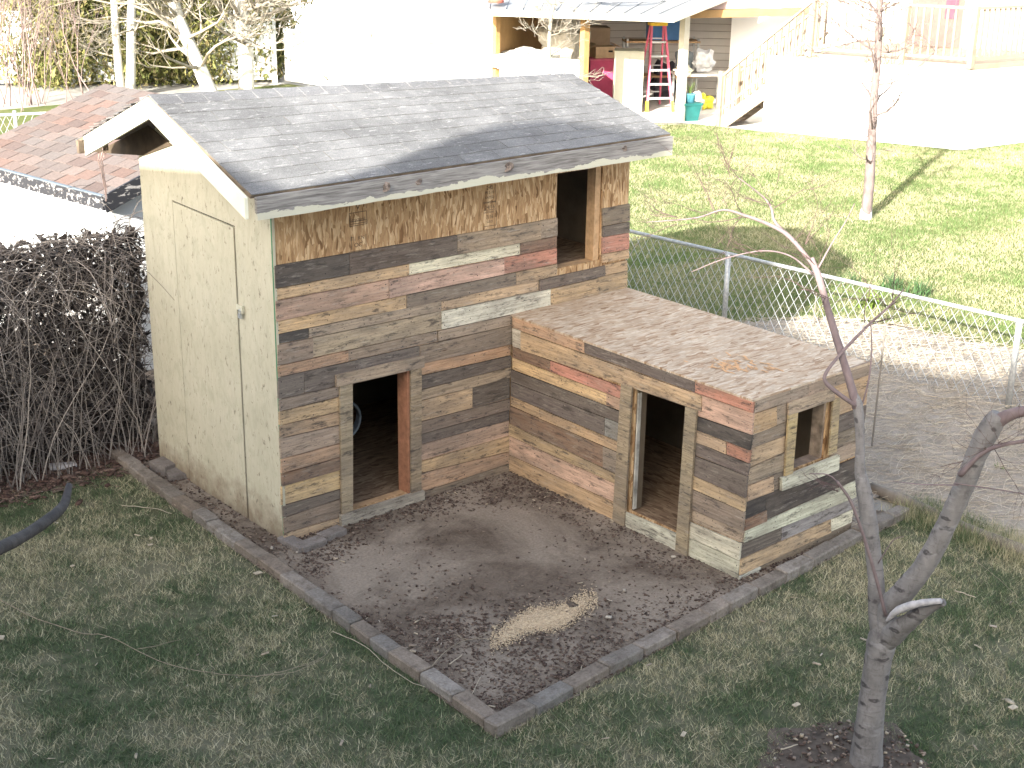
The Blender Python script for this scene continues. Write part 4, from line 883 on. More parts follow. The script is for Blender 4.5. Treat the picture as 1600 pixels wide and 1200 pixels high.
# ------------------------------------------------------------------ branching generator
def grow(mb, p, d, L, r, depth, spread=.55, n=3, wob=.12, minr=.0012, up=.05, seg=5, taper=.45):
    pts = [Vector(p)]; d = Vector(d).normalized(); rr2 = [r]
    for i in range(seg):
        d = (d + Vector((random.gauss(0, wob), random.gauss(0, wob), random.gauss(0, wob)+up))).normalized(); pts.append(pts[-1]+d*L/seg); rr2.append(r*(1-(1-taper)*(i+1)/seg))
    mb.tube(pts, [max(minr*.7, x) for x in rr2], 6 if r > .012 else (4 if r > .004 else 3), cap=False)
    if depth <= 0: return
    for j in range(n):
        k = random.randint(max(1, seg//3), seg); t = pts[k]; ax = Vector((random.gauss(0, 1), random.gauss(0, 1), random.gauss(0, .6))).normalized()
        nd = (d + ax*spread*random.uniform(.7, 1.4)).normalized()
        grow(mb, t, nd, L*random.uniform(.5, .75), max(minr, rr2[k]*.62), depth-1, spread, n, wob, minr, up, max(3, seg-1), taper)
def bark(name, c1, c2, bands=False, sc=6, rough=.85):
    m = NT(name, rough, .2); a = m.noise(m.map((1, 1, .6)), sc, 6, .65, .3)
    c = m.ramp(a, [(.3, c1), (.7, c2)])
    if bands:
        b = m.noise(m.map((6, 6, 70)), 1.6, 5, .65); c = m.mix(m.ramp(b, [(.56, 0.0), (.72, .5)]), c, (.06, .052, .052))
        wv = m.n('ShaderNodeMix', data_type='VECTOR'); wv.inputs[0].default_value = .10; m.t.links.new(m.map((.8, .8, 1.9)), wv.inputs[4]); m.t.links.new(m.noise(m.map(), 9, 3, .6, col=True), wv.inputs[5])
        e = m.voro(wv.outputs[1], 10.5); c = m.mix(m.ramp(e, [(.06, .45), (.12, .85), (.20, .7), (.27, 0.0)]), c, (.04, .034, .034))
        s = m.noise(m.map((4, 4, 9)), 2.4, 5, .6); c = m.mix(m.ramp(s, [(.56, 0.0), (.66, .5)]), c, (.30, .28, .275)); s2 = m.noise(m.map((9, 9, 5)), 3.0, 7, .75); c = m.mix(m.ramp(s2, [(.52, 0.0), (.68, .6)]), c, (.07, .06, .06))
        b = m.math('ADD', b, m.math('MULTIPLY', s2, .8))
        m.bump(m.math('ADD', m.math('MULTIPLY', b, 1.0), m.math('MULTIPLY', a, .5)), .6, .01)
    else: m.bump(a, .6, .01)
    return m.col(c)
# ------------------------------------------------------------------ the near fruit tree
M['cherry'] = bark('cherry_bark', (.135, .122, .115), (.25, .228, .215), True, 9)
M['cherry_twig'] = bark('reddish_twig_bark', (.13, .095, .095), (.22, .165, .16), False, 14)
M['cut'] = simple('cut_wood', (.42, .38, .34), .8, var=.35, sc=20)
R0 = 6.63
FBASE = pr(1352, 1196, R0)
ftree = thing('fruit_tree', (FBASE.x, FBASE.y, 0), 'near pruned fruit tree with forked grey trunk and bare reddish twigs', 'tree')
def limb(name, pts, mat, n=14, wob=.02, k=5, parent=None, knots=0):
    """pts: (u, v, width px, horizontal distance)"""
    P = []
    if name == 'branch': pts = [(a, b, c*.72, d) for a, b, c, d in pts]
    for u_, v_, w_, r_ in pts:
        q = pr(u_, v_, r_); dep = (np.array(q)-CAM)@_f; P.append((*(q-ftree.location), w_*.5*dep/FPX))
    P = smooth_path(P, k); mb = MB().tube([p[:3] for p in P], [max(.001, p[3]) for p in P], n, wob=wob)
    for _ in range(knots):
        i = random.randint(1, len(P)-2); c = Vector(P[i][:3]); r = P[i][3]; a = random.uniform(0, 6.28); dv = Vector((math.cos(a), math.sin(a), .1)); s = r*random.uniform(.12, .28)
        mb.tube([c+dv*(r-s*.8), c+dv*(r+s*.10)], [s*1.3, s*.6], 7)
    return mb.build(name, mat, parent or ftree, smooth=True)
limb('trunk', [(1347, 1260, 60, R0), (1353, 1192, 52, R0), (1357, 1146, 45, R0), (1363, 1092, 41, R0), (1371, 1037, 42, R0), (1377, 1006, 45, R0), (1379, 985, 38, R0), (1378, 965, 20, R0)], M['cherry'], 20, .04, knots=5)
limb('limb', [(1377, 1005, 30, R0), (1371, 955, 29, R0+.02), (1368, 897, 25, R0+.05), (1363, 853, 25, R0+.07), (1357, 810, 26, R0+.09), (1350, 767, 23, R0+.11), (1344, 734, 17, R0+.13), (1344, 690, 14, R0+.15), (1342, 648, 16, R0+.17), (1339, 630, 17, R0+.18), (1335, 616, 11, R0+.19)], M['cherry'], 16, .05, knots=14)
l2 = limb('limb', [(1339, 638, 14, R0+.17), (1329, 600, 13, R0+.2), (1312, 545, 12, R0+.25), (1294, 485, 11, R0+.32), (1280, 435, 11, R0+.38), (1272, 415, 10, R0+.4), (1269, 402, 6, R0+.41)], M['cherry_twig'], 12, .05, knots=6)
limb('limb', [(1378, 1004, 28, R0), (1388, 950, 32, R0-.01), (1410, 926, 35, R0-.03), (1438, 893, 33, R0-.05), (1463, 851, 32, R0-.07), (1484, 808, 31, R0-.09), (1504, 765, 31, R0-.11), (1525, 712, 33, R0-.14), (1545, 672, 35, R0-.16), (1557, 654, 30, R0-.17), (1561, 647, 26, R0-.17)], M['cherry'], 16, .05, knots=16)
limb('cut_stub', [(1374, 1014, 26, R0), (1392, 992, 38, R0-.03), (1414, 976, 30, R0-.10), (1440, 957, 21, R0-.16), (1464, 945, 13, R0-.2), (1474, 941, 12, R0-.22)], M['cherry'], 14, .06, knots=3)
limb('cut_face', [(1386, 970, 5, R0-.10), (1398, 957, 11, R0-.13), (1414, 949, 13, R0-.17), (1440, 942, 11, R0-.21), (1470, 939, 9, R0-.25)], simple('pale_split_wood', (.40, .37, .37), .8, var=.35, sc=22), 10, .10)
limb('branch', [(1275, 420, 9, R0+.4), (1250, 388, 10, R0+.42), (1228, 365, 10, R0+.44), (1200, 350, 8, R0+.45), (1165, 337, 7, R0+.45), (1130, 328, 5, R0+.44), (1090, 340, 4, R0+.42), (1040, 345, 3, R0+.42), (1010, 347, 2, R0+.42)], M['cherry_twig'], 8, .02)
limb('branch', [(1232, 370, 8, R0+.44), (1210, 345, 7, R0+.5), (1205, 325, 6, R0+.52), (1190, 305, 3, R0+.54), (1150, 275, 2, R0+.56)], M['cherry_twig'], 8, .02)
limb('branch', [(1270, 428, 6, R0+.4), (1235, 400, 4, R0+.36), (1190, 392, 3.5, R0+.32), (1130, 405, 2.5, R0+.28), (1080, 425, 2, R0+.25)], M['cherry_twig'], 6, .02)
limb('branch', [(1278, 420, 5, R0+.4), (1300, 380, 4, R0+.42), (1322, 345, 3, R0+.44), (1335, 318, 2, R0+.46)], M['cherry_twig'], 6, .02)
limb('branch', [(1337, 634, 9, R0+.16), (1310, 615, 10, R0+.14), (1290, 597, 9, R0+.13), (1291, 582, 8, R0+.14), (1310, 557, 7, R0+.2), (1330, 535, 7, R0+.26), (1360, 505, 6, R0+.32), (1390, 478, 5, R0+.36), (1412, 452, 3, R0+.4)], M['cherry_twig'], 8, .02)
limb('branch', [(1552, 664, 34, R0-.16), (1566, 654, 30, R0-.18), (1584, 646, 25, R0-.2), (1610, 640, 22, R0-.24), (1680, 620, 18, R0-.3)], M['cherry_twig'], 10, .02)
limb('branch', [(1500, 742, 14, R0-.16), (1530, 712, 10, R0-.2), (1560, 697, 9, R0-.24), (1610, 688, 8, R0-.3), (1680, 680, 6, R0-.34)], M['cherry_twig'], 8, .02)
limb('branch', [(1384, 962, 8, R0-.1), (1368, 900, 8, R0-.14), (1350, 840, 7, R0-.18), (1330, 785, 7, R0-.22), (1308, 752, 6, R0-.25)], M['cherry_twig'], 8, .03)
limb('branch', [(1330, 785, 4, R0-.22), (1300, 745, 3, R0-.24), (1265, 740, 2, R0-.25)], M['cherry_twig'], 6, .02)
limb('branch', [(1345, 640, 4, R0+.2), (1358, 590, 4, R0+.2), (1362, 540, 3, R0+.22), (1360, 500, 2.5, R0+.25)], M['cherry_twig'], 6, .02)
limb('branch', [(1498, 758, 3, R0-.2), (1440, 757, 3, R0-.25), (1395, 752, 1.5, R0-.3)], M['cherry_twig'], 5, .02)
limb('branch', [(1620, 775, 2.5, R0-.2), (1560, 765, 3, R0-.22), (1490, 755, 3.5, R0-.2)], M['cherry_twig'], 5, .02)
limb('branch', [(1372, 880, 3, R0-.1), (1395, 845, 2.5, R0-.12), (1412, 838, 1.5, R0-.14)], M['cherry_twig'], 5, .02)
mb = MB(); random.seed(4)
def tw(u_, v_, r_, du, dv, n_, L, rad=.0028):
    for _ in range(int(n_*1.4+.5)):
        p = pr(u_+random.uniform(-10, 10), v_+random.uniform(-6, 6), r_); q2 = pr(u_+du*100+random.uniform(-130, 130), v_+dv*100+random.uniform(-100, 100), r_+random.uniform(-.4, .4))
        grow(mb, p-ftree.location, q2-p, L*random.uniform(.6, 1.2), rad*random.uniform(.7, 1.1), 2, .6, 3, .13, .0009, .03, 5)
for a in ((1165, 338, R0+.45, -1, -.3, 3, .30), (1205, 322, R0+.52, -.3, -1, 4, .28), (1120, 330, R0+.44, -1, -.6, 3, .25), (1190, 393, R0+.32, -1, .2, 2, .22), (1060, 345, R0+.42, -1, -.2, 2, .2),
          (1278, 425, R0+.4, .3, -1, 2, .24), (1390, 478, R0+.36, .6, -.5, 3, .25), (1360, 505, R0+.32, .9, -.1, 2, .26), (1560, 697, R0-.24, .5, -.6, 2, .25), (1600, 640, R0-.24, 1, .1, 2, .25), (1550, 700, R0-.2, -.6, .5, 2, .25),
          (1318, 765, R0-.24, -.8, -.2, 2, .16), (1250, 380, R0+.42, .3, -1, 2, .18), (1290, 470, R0+.3, -1, .1, 2, .3), (1150, 275, R0+.56, -.6, -.8, 2, .2)): tw(*a)
tag(mb.build('twigs', bark('fine_red_twig_bark', (.07, .04, .038), (.15, .10, .09), False, 14), ftree, smooth=True), kind='stuff')

# ------------------------------------------------------------------ dark log at the left edge
P = [(*pr(u_, v_, r_), w_) for u_, v_, r_, w_ in ((-60, 885, 3.9, .021), (0, 856, 4.1, .020), (40, 836, 4.3, .019), (80, 808, 4.5, .018), (100, 788, 4.62, .016), (108, 758, 4.72, .011))]
lg = thing('pruned_branch', P[0][:3], 'dark pruned branch reaching in from the left edge above the lawn', 'branch'); P = smooth_path(P, 4)
MB().tube([Vector(p[:3])-lg.location for p in P], [p[3] for p in P], 12, wob=.05).build('bough', bark('dark_bark', (.020, .017, .016), (.06, .052, .05), False, 18), lg, smooth=True)

# ------------------------------------------------------------------ dry vine thicket on the left
random.seed(21)
M['vine'] = mat_chip('dry_vine', [(.12, .10, .09), (.19, .16, .142), (.29, .25, .22), (.42, .36, .31)])
vmb = MB(); X0, X1, Y0 = -3.6, 0.25, 2.33
def vine(p, d, L, r, drop=.05, seg=7, wob=.22, n=3):
    pts = [Vector(p)]; d = Vector(d).normalized()
    for i in range(seg):
        d = (d+Vector((random.gauss(0, wob), random.gauss(0, wob*.5), random.gauss(0, wob)-drop))).normalized(); q = pts[-1]+d*L/seg
        q.z = max(.01, q.z); pts.append(q)
    vmb.tube(pts, [r*(1-.6*i/seg) for i in range(seg+1)], n, cap=False)
for i in range(3000):
    x = random.uniform(X0, X1); y = Y0+random.gauss(0, .11); z = random.uniform(.0, 1.68)
    vine((x, y, z), (random.gauss(0, 1), random.gauss(0, .25), random.gauss(.1, .8)), random.uniform(.25, .8), random.uniform(.0015, .0042))
for i in range(260):    # rising stems on the near face
    x = random.uniform(X0, X1+.02); y = Y0-.15-random.random()*.28; vine((x, y, 0), (random.gauss(0, .25), random.gauss(0, .1), 1), random.uniform(.5, 1.7), random.uniform(.002, .006), .0, 8, .11, 4)
for i in range(520):    # arching tops hanging over
    x = random.uniform(X0, X1); y = Y0+random.uniform(-.12, .12); vine((x, y, random.uniform(1.35, 1.74)), (random.gauss(0, 1), -abs(random.gauss(.5, .5)), random.gauss(.35, .25)), random.uniform(.4, 1.2), random.uniform(.002, .0045), .16, 9, .13, 4)
vroot = thing('vine_thicket', (-1.6, Y0, 0), 'dense dark thicket of bare dry vines covering the fence left of the shed', 'vines')
vo = tag(vmb.build('stems', M['vine'], vroot), kind='stuff'); vo.location = -vroot.location
# leafy dead mass inside the thicket
N = 40000; X = rng.uniform(X0, X1, N); Z = rng.uniform(0.02, 1.70, N)*(1-.04*rng.random(N)); Yv = Y0+.10+rng.normal(0, .10, N)
hole = (fnoise(X, Z, 6.0, 8) > .45) & (Z > .5) & (Z < 1.55) & (X > -.9); keep = ~(hole & (rng.random(N) < .72)); X, Z, Yv = X[keep], Z[keep], Yv[keep]; n = len(X)
sz = rng.uniform(.012, .035, n); A1 = rng.normal(0, 1, (n, 3)); A2 = rng.normal(0, 1, (n, 3)); C = np.stack([X, Yv, Z], 1)
V = np.stack([C+A1*sz[:, None], C+A2*sz[:, None], C-A1*sz[:, None]*.8], 1).reshape(-1, 3)
dl_ = tag(link('dead_leaves', mesh_np('dead_leaves', V, np.arange(3*n).reshape(-1, 3)), mat_chip('dead_leaf', [(.04, .034, .032), (.07, .058, .052), (.12, .095, .082)]), vroot), kind='stuff'); dl_.location = -vroot.location
vpr = thing('property_fence', (-1.7, Y0+.2, 0), 'old wire fence hidden inside the dry vines on the left', 'fence')
mbf = MB()
for k in range(60):
    x = -1.9+k*.066
    mbf.tube([(x, 0, 0), (x, 0, 1.6)], .002, 3, cap=False)
for k in range(24): mbf.tube([(-1.9, .002, .05+k*.066), (2.0, .002, .05+k*.066)], .002, 3, cap=False)
tag(mbf.build('wire_grid', M['wire'], vpr), kind='stuff')
for x in (-1.8, .2, 1.95): MB().tube([(x, .03, 0), (x, .03, 1.65)], .025, 8).build('fence_post', M['wire'], vpr)
# red-brown needles at the thicket foot, pale stone
def needles(N):
    X = rng.uniform(-3.6, .15, N); Y = 2.05+rng.normal(0, .16, N); return X, Y
sheet('thicket_soil', [(-7, 1.75), (-1.4, 1.85), (-.75, 1.72), (-.32, 1.95), (-.27, 2.1), (3.4, 2.1), (3.4, 5.5), (-7, 5.5)], .01, M['soil'], cell=.06, relief=.02)
scatter_boxes('needle_litter', 7000, needles, (.02, .08), mat_chip('red_litter', [(.06, .035, .028), (.10, .06, .048), (.18, .125, .10)]), .02, lab='reddish dead stems and needles at the foot of the thicket', cat='litter', elong=12)
p = gp(98, 728, .04); o = MB().box((0, 0, 0), (.20, .08, .035)).build('pale_stone', simple('whitish_stone', (.48, .44, .43), .8), None, bevel=.012); o.location = p; o.rotation_euler = (0, .1, -.2); tag(o, 'flat whitish stone under the vines on the left', 'stone')

# ------------------------------------------------------------------ red-roofed small shed behind the thicket
rc = Vector((.555, 3.59, 1.70)); ed = Vector((-.1386, .9903, 0)); wd_ = Vector((.9903, .1386, 0)); WW, LL, TP = 1.65, 2.42, .32
M['darkfelt'] = simple('dark_roof_felt', (.06, .045, .045), .9)
rsh = thing('small_white_shed', (rc.x, rc.y, 0), 'small white shed with pinkish red shingle roof behind the vines', 'shed')
o3 = rsh.location
def rp(s, t, z=0): return rc + ed*s + wd_*t + Vector((0, 0, TP*t + z)) - o3
M['redshingle'] = objcol('red_asphalt_shingle', .92, .22, 50, .12, .4)
def redtint(): return random.choice([(.115, .086, .078), (.13, .098, .088), (.14, .11, .10), (.125, .102, .095), (.135, .092, .079), (.125, .106, .10)])
roof_slope(rsh, rp(0, WW), rp(LL, WW), rp(0, 0), rp(LL, 0), 12, 11, M['redshingle'], tint=redtint, gapw=.006, deckmat=M['darkfelt'])
def rp2(s, t): return rc + ed*s + wd_*(2*WW-t) + Vector((0, 0, TP*t)) - o3
roof_slope(rsh, rp2(0, WW), rp2(LL, WW), rp2(0, 0), rp2(LL, 0), 12, 11, M['redshingle'], tint=redtint, gapw=.006, deckmat=M['darkfelt'])
def mat_black():
    m = NT('peeling_black_paint', .6, .3); a = m.noise(m.map((2, 6, 9)), 3.0, 6, .65, .6); return m.col(m.ramp(a, [(.55, (.022, .022, .026)), (.60, (.30, .28, .27))]))
M['blackp'] = mat_black(); M['whitewall'] = simple('white_painted_siding', (.74, .74, .73), .7, var=.05, sc=3)
MB().beam(rp(0, -.012, -.065), rp(LL, -.012, -.065), .02, .12).build('fascia_board', M['blackp'], rsh)
MB().beam(rp(-.012, -.02, -.072), rp(-.012, WW, -.072), .02, .15).build('rake_board', M['blackp'], rsh)
MB().beam(rp(-.012, WW, -.072), rc+ed*-.012+wd_*2*WW+Vector((0, 0, -.072))-o3, .02, .15).build('rake_board', M['blackp'], rsh)
MB().beam(rp(-.01, -.02, .006), rp(LL, -.02, .006), .03, .012).build('drip_edge', simple('dark_metal_edge', (.10, .12, .14), .4, .5), rsh)
def rw(s, t, z): return rc + ed*s + wd_*t + Vector((0, 0, z-1.70)) - o3
pts = [rw(.16, .16, 0), rw(LL-.16, .16, 0), rw(LL-.16, 2*WW-.16, 0), rw(.16, 2*WW-.16, 0)]
tops = [rw(.16, .16, 1.72), rw(LL-.16, .16, 1.72), rw(LL-.16, 2*WW-.16, 1.72), rw(.16, 2*WW-.16, 1.72)]; g1, g2 = rw(.16, WW, 1.70+TP*WW-.03), rw(LL-.16, WW, 1.70+TP*WW-.03)
MB().add(pts+tops+[g1, g2], [(0, 4, 5, 1), (1, 5, 9, 6, 2), (2, 6, 7, 3), (3, 7, 8, 4, 0)]).build('wall', M['whitewall'], rsh)
MB().beam(rw(.145, .16, .0), rw(.145, .16, 1.66), .03, .06).build('corner_trim', M['whitewall'], rsh)

# ------------------------------------------------------------------ background fences, trees, bushes
M['vinyl'] = simple('white_vinyl', (.80, .80, .79), .5, var=.03, sc=2, bump=.03)
def vinyl(a, b, h, label, n):
    a = Vector(a); b = Vector(b); d = (b-a); L = d.length; rz = math.atan2(d.y, d.x); t = thing('vinyl_fence', a, label, 'fence', 'white vinyl fences', rz)
    for k in range(n):
        x0, x1 = L*k/n, L*(k+1)/n
        MB().box((x0, 0, h/2+.03), (.11, .11, h+.06)).build('fence_post', M['vinyl'], t)
        MB().box(((x0+x1)/2, 0, h-.05), (x1-x0-.112, .045, .10)).build('top_rail', M['vinyl'], t); MB().box(((x0+x1)/2, 0, .12), (x1-x0-.112, .045, .12)).build('bottom_rail', M['vinyl'], t)
        m_ = 9; w_ = (x1-x0-.112)/m_; pm = MB().box((0, 0, h/2+.035), (w_-.008, .02, h-.29)).mesh('slat')
        for j in range(m_):
            o = link('slat', pm, M['vinyl'], t); o.location = (x0+.056+w_*(j+.5), 0, 0)
vinyl((13.15, 12.2, 0), (12.0, 19.2, 0), 1.15, 'white vinyl fence running back from the carport behind the shed roof', 4)
vinyl((11.9, 19.4, 0), (4.6, 23.3, 0), 1.5, 'white vinyl fence behind the white-barked trees', 4)
hs = thing('neighbour_house', (16, 26, 0), 'pale stucco neighbouring house behind the white fence', 'house', rz=-.62)
MB().box((3.5, 3, 2.6), (13, 6, 5.2)).build('wall', simple('pale_stucco', (.78, .77, .74), .85, var=.04, sc=2), hs)
gab = MB().add([(-3.4, -.5, 5.1), (10.4, -.5, 5.1), (10.4, 3, 6.6), (-3.4, 3, 6.6), (10.4, 6.5, 5.1), (-3.4, 6.5, 5.1), (-3.4, -.5, 5.0), (10.4, -.5, 5.0), (10.4, 6.5, 5.0), (-3.4, 6.5, 5.0)], [(0, 1, 2, 3), (3, 2, 4, 5), (6, 9, 8, 7), (0, 6, 7, 1), (5, 4, 8, 9), (1, 7, 8, 4, 2), (0, 3, 5, 9, 6)]).build('roof', M['shingle'], hs)

M['paper'] = bark('white_bark', (.34, .32, .28), (.55, .53, .49), False, 5)
M['greybark'] = bark('grey_branch_bark', (.17, .15, .12), (.30, .265, .22), False, 8)
def bgtree(label, base, pts, r0, r1, nb, seed, mat=None, name='bare_tree', L=1.3, z0=.5, group='bare trees behind the sheds', spread=.9):
    random.seed(seed); t = thing(name, base, label, 'tree', group); P = smooth_path([(*(Vector(p)-Vector(base)), r0+(r1-r0)*i/(len(pts)-1)) for i, p in enumerate(pts)], 4)
    MB().tube([p[:3] for p in P], [p[3] for p in P], 12, wob=.04).build('trunk', mat or M['paper'], t, smooth=True)
    mb = MB()
    for _ in range(nb):
        i = random.randint(1, len(P)-1); p = Vector(P[i][:3])
        if p.z < z0: continue
        a = random.uniform(0, 6.28); grow(mb, p, (math.cos(a), math.sin(a), random.uniform(-.1, .8)), L*random.uniform(.5, 1.1), P[i][3]*.30, 3, spread, 3, .16, .004, .06, 5)
    mb.build('branches', mat or M['greybark'], t, smooth=True); return t
def up_pts(u_, v_, tops, r_=None):
    b_ = gp(u_, v_); out = [tuple(b_)]; r_ = math.hypot(b_.x-CAM[0], b_.y-CAM[1])
    for a, b in tops: out.append(tuple(pr(a, b, r_)))
    return tuple(b_), out
for (u_, v_, tops, r0, r1, nb, sd_, lab) in (
    (190, 150, [(182, 70), (178, 0), (176, -80), (178, -200)], .085, .05, 16, 1, 'slim white-barked trunk, left one of the close pair'),
    (204, 150, [(205, 60), (206, 0), (212, -80), (220, -200)], .10, .06, 18, 2, 'white-barked trunk, right one of the close pair'),
    (336, 160, [(318, 120), (292, 60), (274, 15), (262, -40), (240, -160)], .15, .09, 22, 3, 'thick white-barked trunk leaning to the left'),
    (385, 150, [(384, 80), (377, 30), (372, -20), (366, -140)], .16, .12, 22, 4, 'thickest upright white-barked trunk beside the bushes')):
    b_, pts = up_pts(u_, v_, tops); bgtree(lab, b_, pts, r0, r1, nb, sd_, L=1.6)
b_, pts = up_pts(325, 140, [(0, 0)]); pts = [pr(278, 55, 26), pr(250, 30, 26), pr(225, 0, 26), pr(205, -40, 26)]
# small saplings in front of the white fence
for (u_, v_, tops, r0, lab, nb, sd_) in ((597, 135, [(590, 100), (583, 70), (575, 30), (568, 10)], .03, 'thin bare sapling leaning left against the white fence', 8, 5), (610, 135, [(613, 100), (616, 60), (619, 30), (622, 5)], .035, 'thin bare sapling standing straight against the white fence', 8, 6),
                                     (515, 140, [(512, 125), (505, 118)], .02, 'tiny bare shrub peeking over the roof ridge', 8, 7), (860, 135, [(858, 90), (860, 40), (866, 0), (868, -40)], .035, 'bare many-branched young tree in front of the carport', 26, 8)):
    b_ = gp(u_, v_); r_ = math.hypot(b_.x-CAM[0], b_.y-CAM[1]);
    if u_ == 860: r_ = 21.5; b_ = pr(860, 135, r_); b_.z = 0
    pts = [tuple(b_)]+[tuple(pr(a, c_, r_)) for a, c_ in tops]
    bgtree(lab, tuple(b_), pts, r0, r0*.45, nb, sd_, M['greybark'], 'sapling', .55, .3, 'bare saplings along the white fence', .8)
# the tree on the sunny lawn
b_, pts = up_pts(1352, 342, [(1358, 290), (1362, 220), (1366, 150), (1372, 80), (1374, 20), (1378, -60)])
lt_ = bgtree('slender bare tree with white-painted foot on the sunny lawn', b_, pts, .075, .035, 34, 9, bark('rosy_bark', (.10, .075, .07), (.19, .15, .14), False, 12), 'lawn_tree', .85, .55, None, .9)
MB().tube([(0, 0, 0), (0, 0, .05), (.005, 0, .12), (.01, 0, .20)], [.088, .080, .072, .066], 14, wob=.05).build('painted_foot', M['whitewall'], lt_, smooth=True)
# brushy stems at the far left
random.seed(31); br = thing('brush_clump', gp(45, 165), 'tall clump of thin bare reddish stems at the far left', 'shrub'); mb = MB()
for i in range(24):
    a = random.uniform(0, 6.28); grow(mb, (random.gauss(0, .5), random.gauss(0, .4), 0), (math.cos(a)*.28, math.sin(a)*.28, 1), random.uniform(1.6, 2.8), random.uniform(.008, .02), 2, .35, 4, .09, .003, .08, 7)
mb.build('stems', bark('pinkish_stem', (.13, .09, .085), (.24, .18, .165), False, 8), br, smooth=True)
# evergreen masses
M['everg'] = mat_chip('juniper_foliage', [(.06, .07, .022), (.11, .118, .035), (.18, .17, .06), (.21, .165, .09)])
def evergreen(label, cx, cy, rx, h, n, seed):
    rx *= 1.5; n = int(n*1.7)
    r2 = np.random.default_rng(seed); t = thing('evergreen_bush', (cx, cy, 0), label, 'bush', 'evergreen bushes behind the trees')
    nc = 90; cl = np.stack([r2.normal(0, rx*.45, nc), r2.normal(0, rx*.4, nc), r2.uniform(.1, h, nc)], 1); sh = 1-.45*(cl[:, 2]/h)**2; cl[:, :2] *= sh[:, None]
    ci = r2.integers(0, nc, n); C = cl[ci] + r2.normal(0, .20, (n, 3)); C[:, 2] = np.abs(C[:, 2])
    s = r2.uniform(.03, .085, n)[:, None]; a = r2.normal(0, 1, (n, 3)); a /= np.linalg.norm(a, axis=1)[:, None]; b = r2.normal(0, .5, (n, 3)); b[:, 2] += .6
    V = np.stack([C-a*s*.5, C+a*s*.5, C+b*s*1.8], 1).reshape(-1, 3)
    tag(link('crown', mesh_np('crown', V, np.arange(3*n).reshape(-1, 3)), M['everg'], t), kind='stuff')
    random.seed(seed); mb = MB().tube([(0, 0, 0), (.05, 0, h*.9)], [.09, .03], 8)
    for k in range(14): grow(mb, (0, 0, random.uniform(.2, h*.7)), (random.gauss(0, 1), random.gauss(0, 1), .7), .9, .02, 1, .6, 3, .1, .005)
    mb.build('trunk', M['greybark'], t)
for i, (u_, v_, rx, h, lab) in enumerate(((85, 140, .9, 2.6, 'juniper bush beside the reddish stems'), (135, 140, 1.0, 2.8, 'juniper bush left of the slim pair of trunks'), (238, 138, .8, 2.6, 'juniper bush right of the slim pair of trunks'),
                                         (290, 135, .8, 3.0, 'juniper bush behind the leaning trunk'), (350, 132, .9, 3.0, 'juniper bush between leaning and thickest trunk'), (405, 132, .75, 2.6, 'juniper bush at the right end of the row'))):
    p = gp(u_, v_-3); evergreen(lab, p.x+.3, p.y+.6, rx, h, 11000, 40+i)
# far-left chain link with rail
p0, p1 = gp(-80, 183, 1.1), gp(90, 176, 1.1); cf = thing('rear_chain_link_fence', (p0.x, p0.y, 0), 'low grey chain link fence left of the red-roofed shed', 'fence', rz=math.atan2(p1.y-p0.y, p1.x-p0.x)); Lc = (p1-p0).length
MB().tube([(0, 0, 1.1), (Lc, 0, 1.1)], .02, 8).build('top_rail', M['wire'], cf)
mb = MB()
for k in range(int(Lc/.09)-6): mb.tube([(k*.09, 0, 0), (k*.09+.55, 0, 1.1)], .003, 3, cap=False); mb.tube([(k*.09+.55, .006, 0), (k*.09, .006, 1.1)], .003, 3, cap=False)
tag(mb.build('wire_mesh', M['wire'], cf), kind='stuff')
for x in (.2, Lc*.6, Lc-.05): MB().tube([(x, 0, 0), (x, 0, 1.15)], .025, 8).build('fence_post', M['wire'], cf)

# ------------------------------------------------------------------ carport
P1 = Vector((15.27, 10.72, 0)); P2b = Vector((13.5, 11.48, 0)); P3b = Vector((12.68, 12.96, 0)); zc = 1.90
PR = Vector((16.93, 10.18, 0))
cp = thing('carport', P1, 'open timber carport with grey metal roof full of stored things', 'carport'); o0 = cp.location
M['yellowwood'] = simple('yellow_pine_paint', (.34, .20, .085), .7, var=.12, sc=5); M['whitewood'] = simple('white_post_paint', (.50, .46, .38), .7, var=.06)
M['metalroof'] = simple('grey_metal_roof', (.19, .195, .205), .5, .4, var=.08, sc=3)
def cb(name, a, b, w, h, mat, up=(0, 0, 1)): return MB().beam(Vector(a)-o0, Vector(b)-o0, w, h, up).build(name, mat, cp)
Z = Vector((0, 0, 1))
cb('post', P1, P1+Z*zc, .13, .13, M['whitewood'], (1, 0, 0)); cb('post', P2b, P2b+Z*zc, .12, .12, M['yellowwood'], (1, 0, 0)); cb('post', P3b, P3b+Z*zc, .10, .10, M['yellowwood'], (1, 0, 0))
cb('beam', P1+Z*(zc+.05), P2b+Z*(zc+.05), .08, .12, M['yellowwood']); cb('beam', P2b+Z*(zc+.05), P3b+Z*(zc+.05), .08, .12, M['yellowwood']); cb('beam', P1+Z*(zc+.04), PR+(PR-P1)*.6+Z*(zc+.04), .08, .14, M['yellowwood'])
e_a = gp(738, 14, 2.05); e_b = gp(1052, 25, 2.05); inw = Vector((3.2, 3.9, 0)); inw2 = (gp(1190, 2, 2.05)-e_b)
ra_ = [e_a, e_b, e_b+inw2*1.3+Z*.5, e_a+inw*1.3+Z*.5]
MB().add([p-o0 for p in ra_]+[p-o0-Z*.05 for p in ra_], [(0, 1, 2, 3), (7, 6, 5, 4), (0, 4, 5, 1), (1, 5, 6, 2), (2, 6, 7, 3), (3, 7, 4, 0)]).build('roof', M['metalroof'], cp)
for k in range(1, 12):
    t = k/12; a = e_a.lerp(e_b, t)+Z*.012; b = ra_[3].lerp(ra_[2], t)+Z*.012; cb('roof_rib', a, b, .03, .02, M['metalroof'])
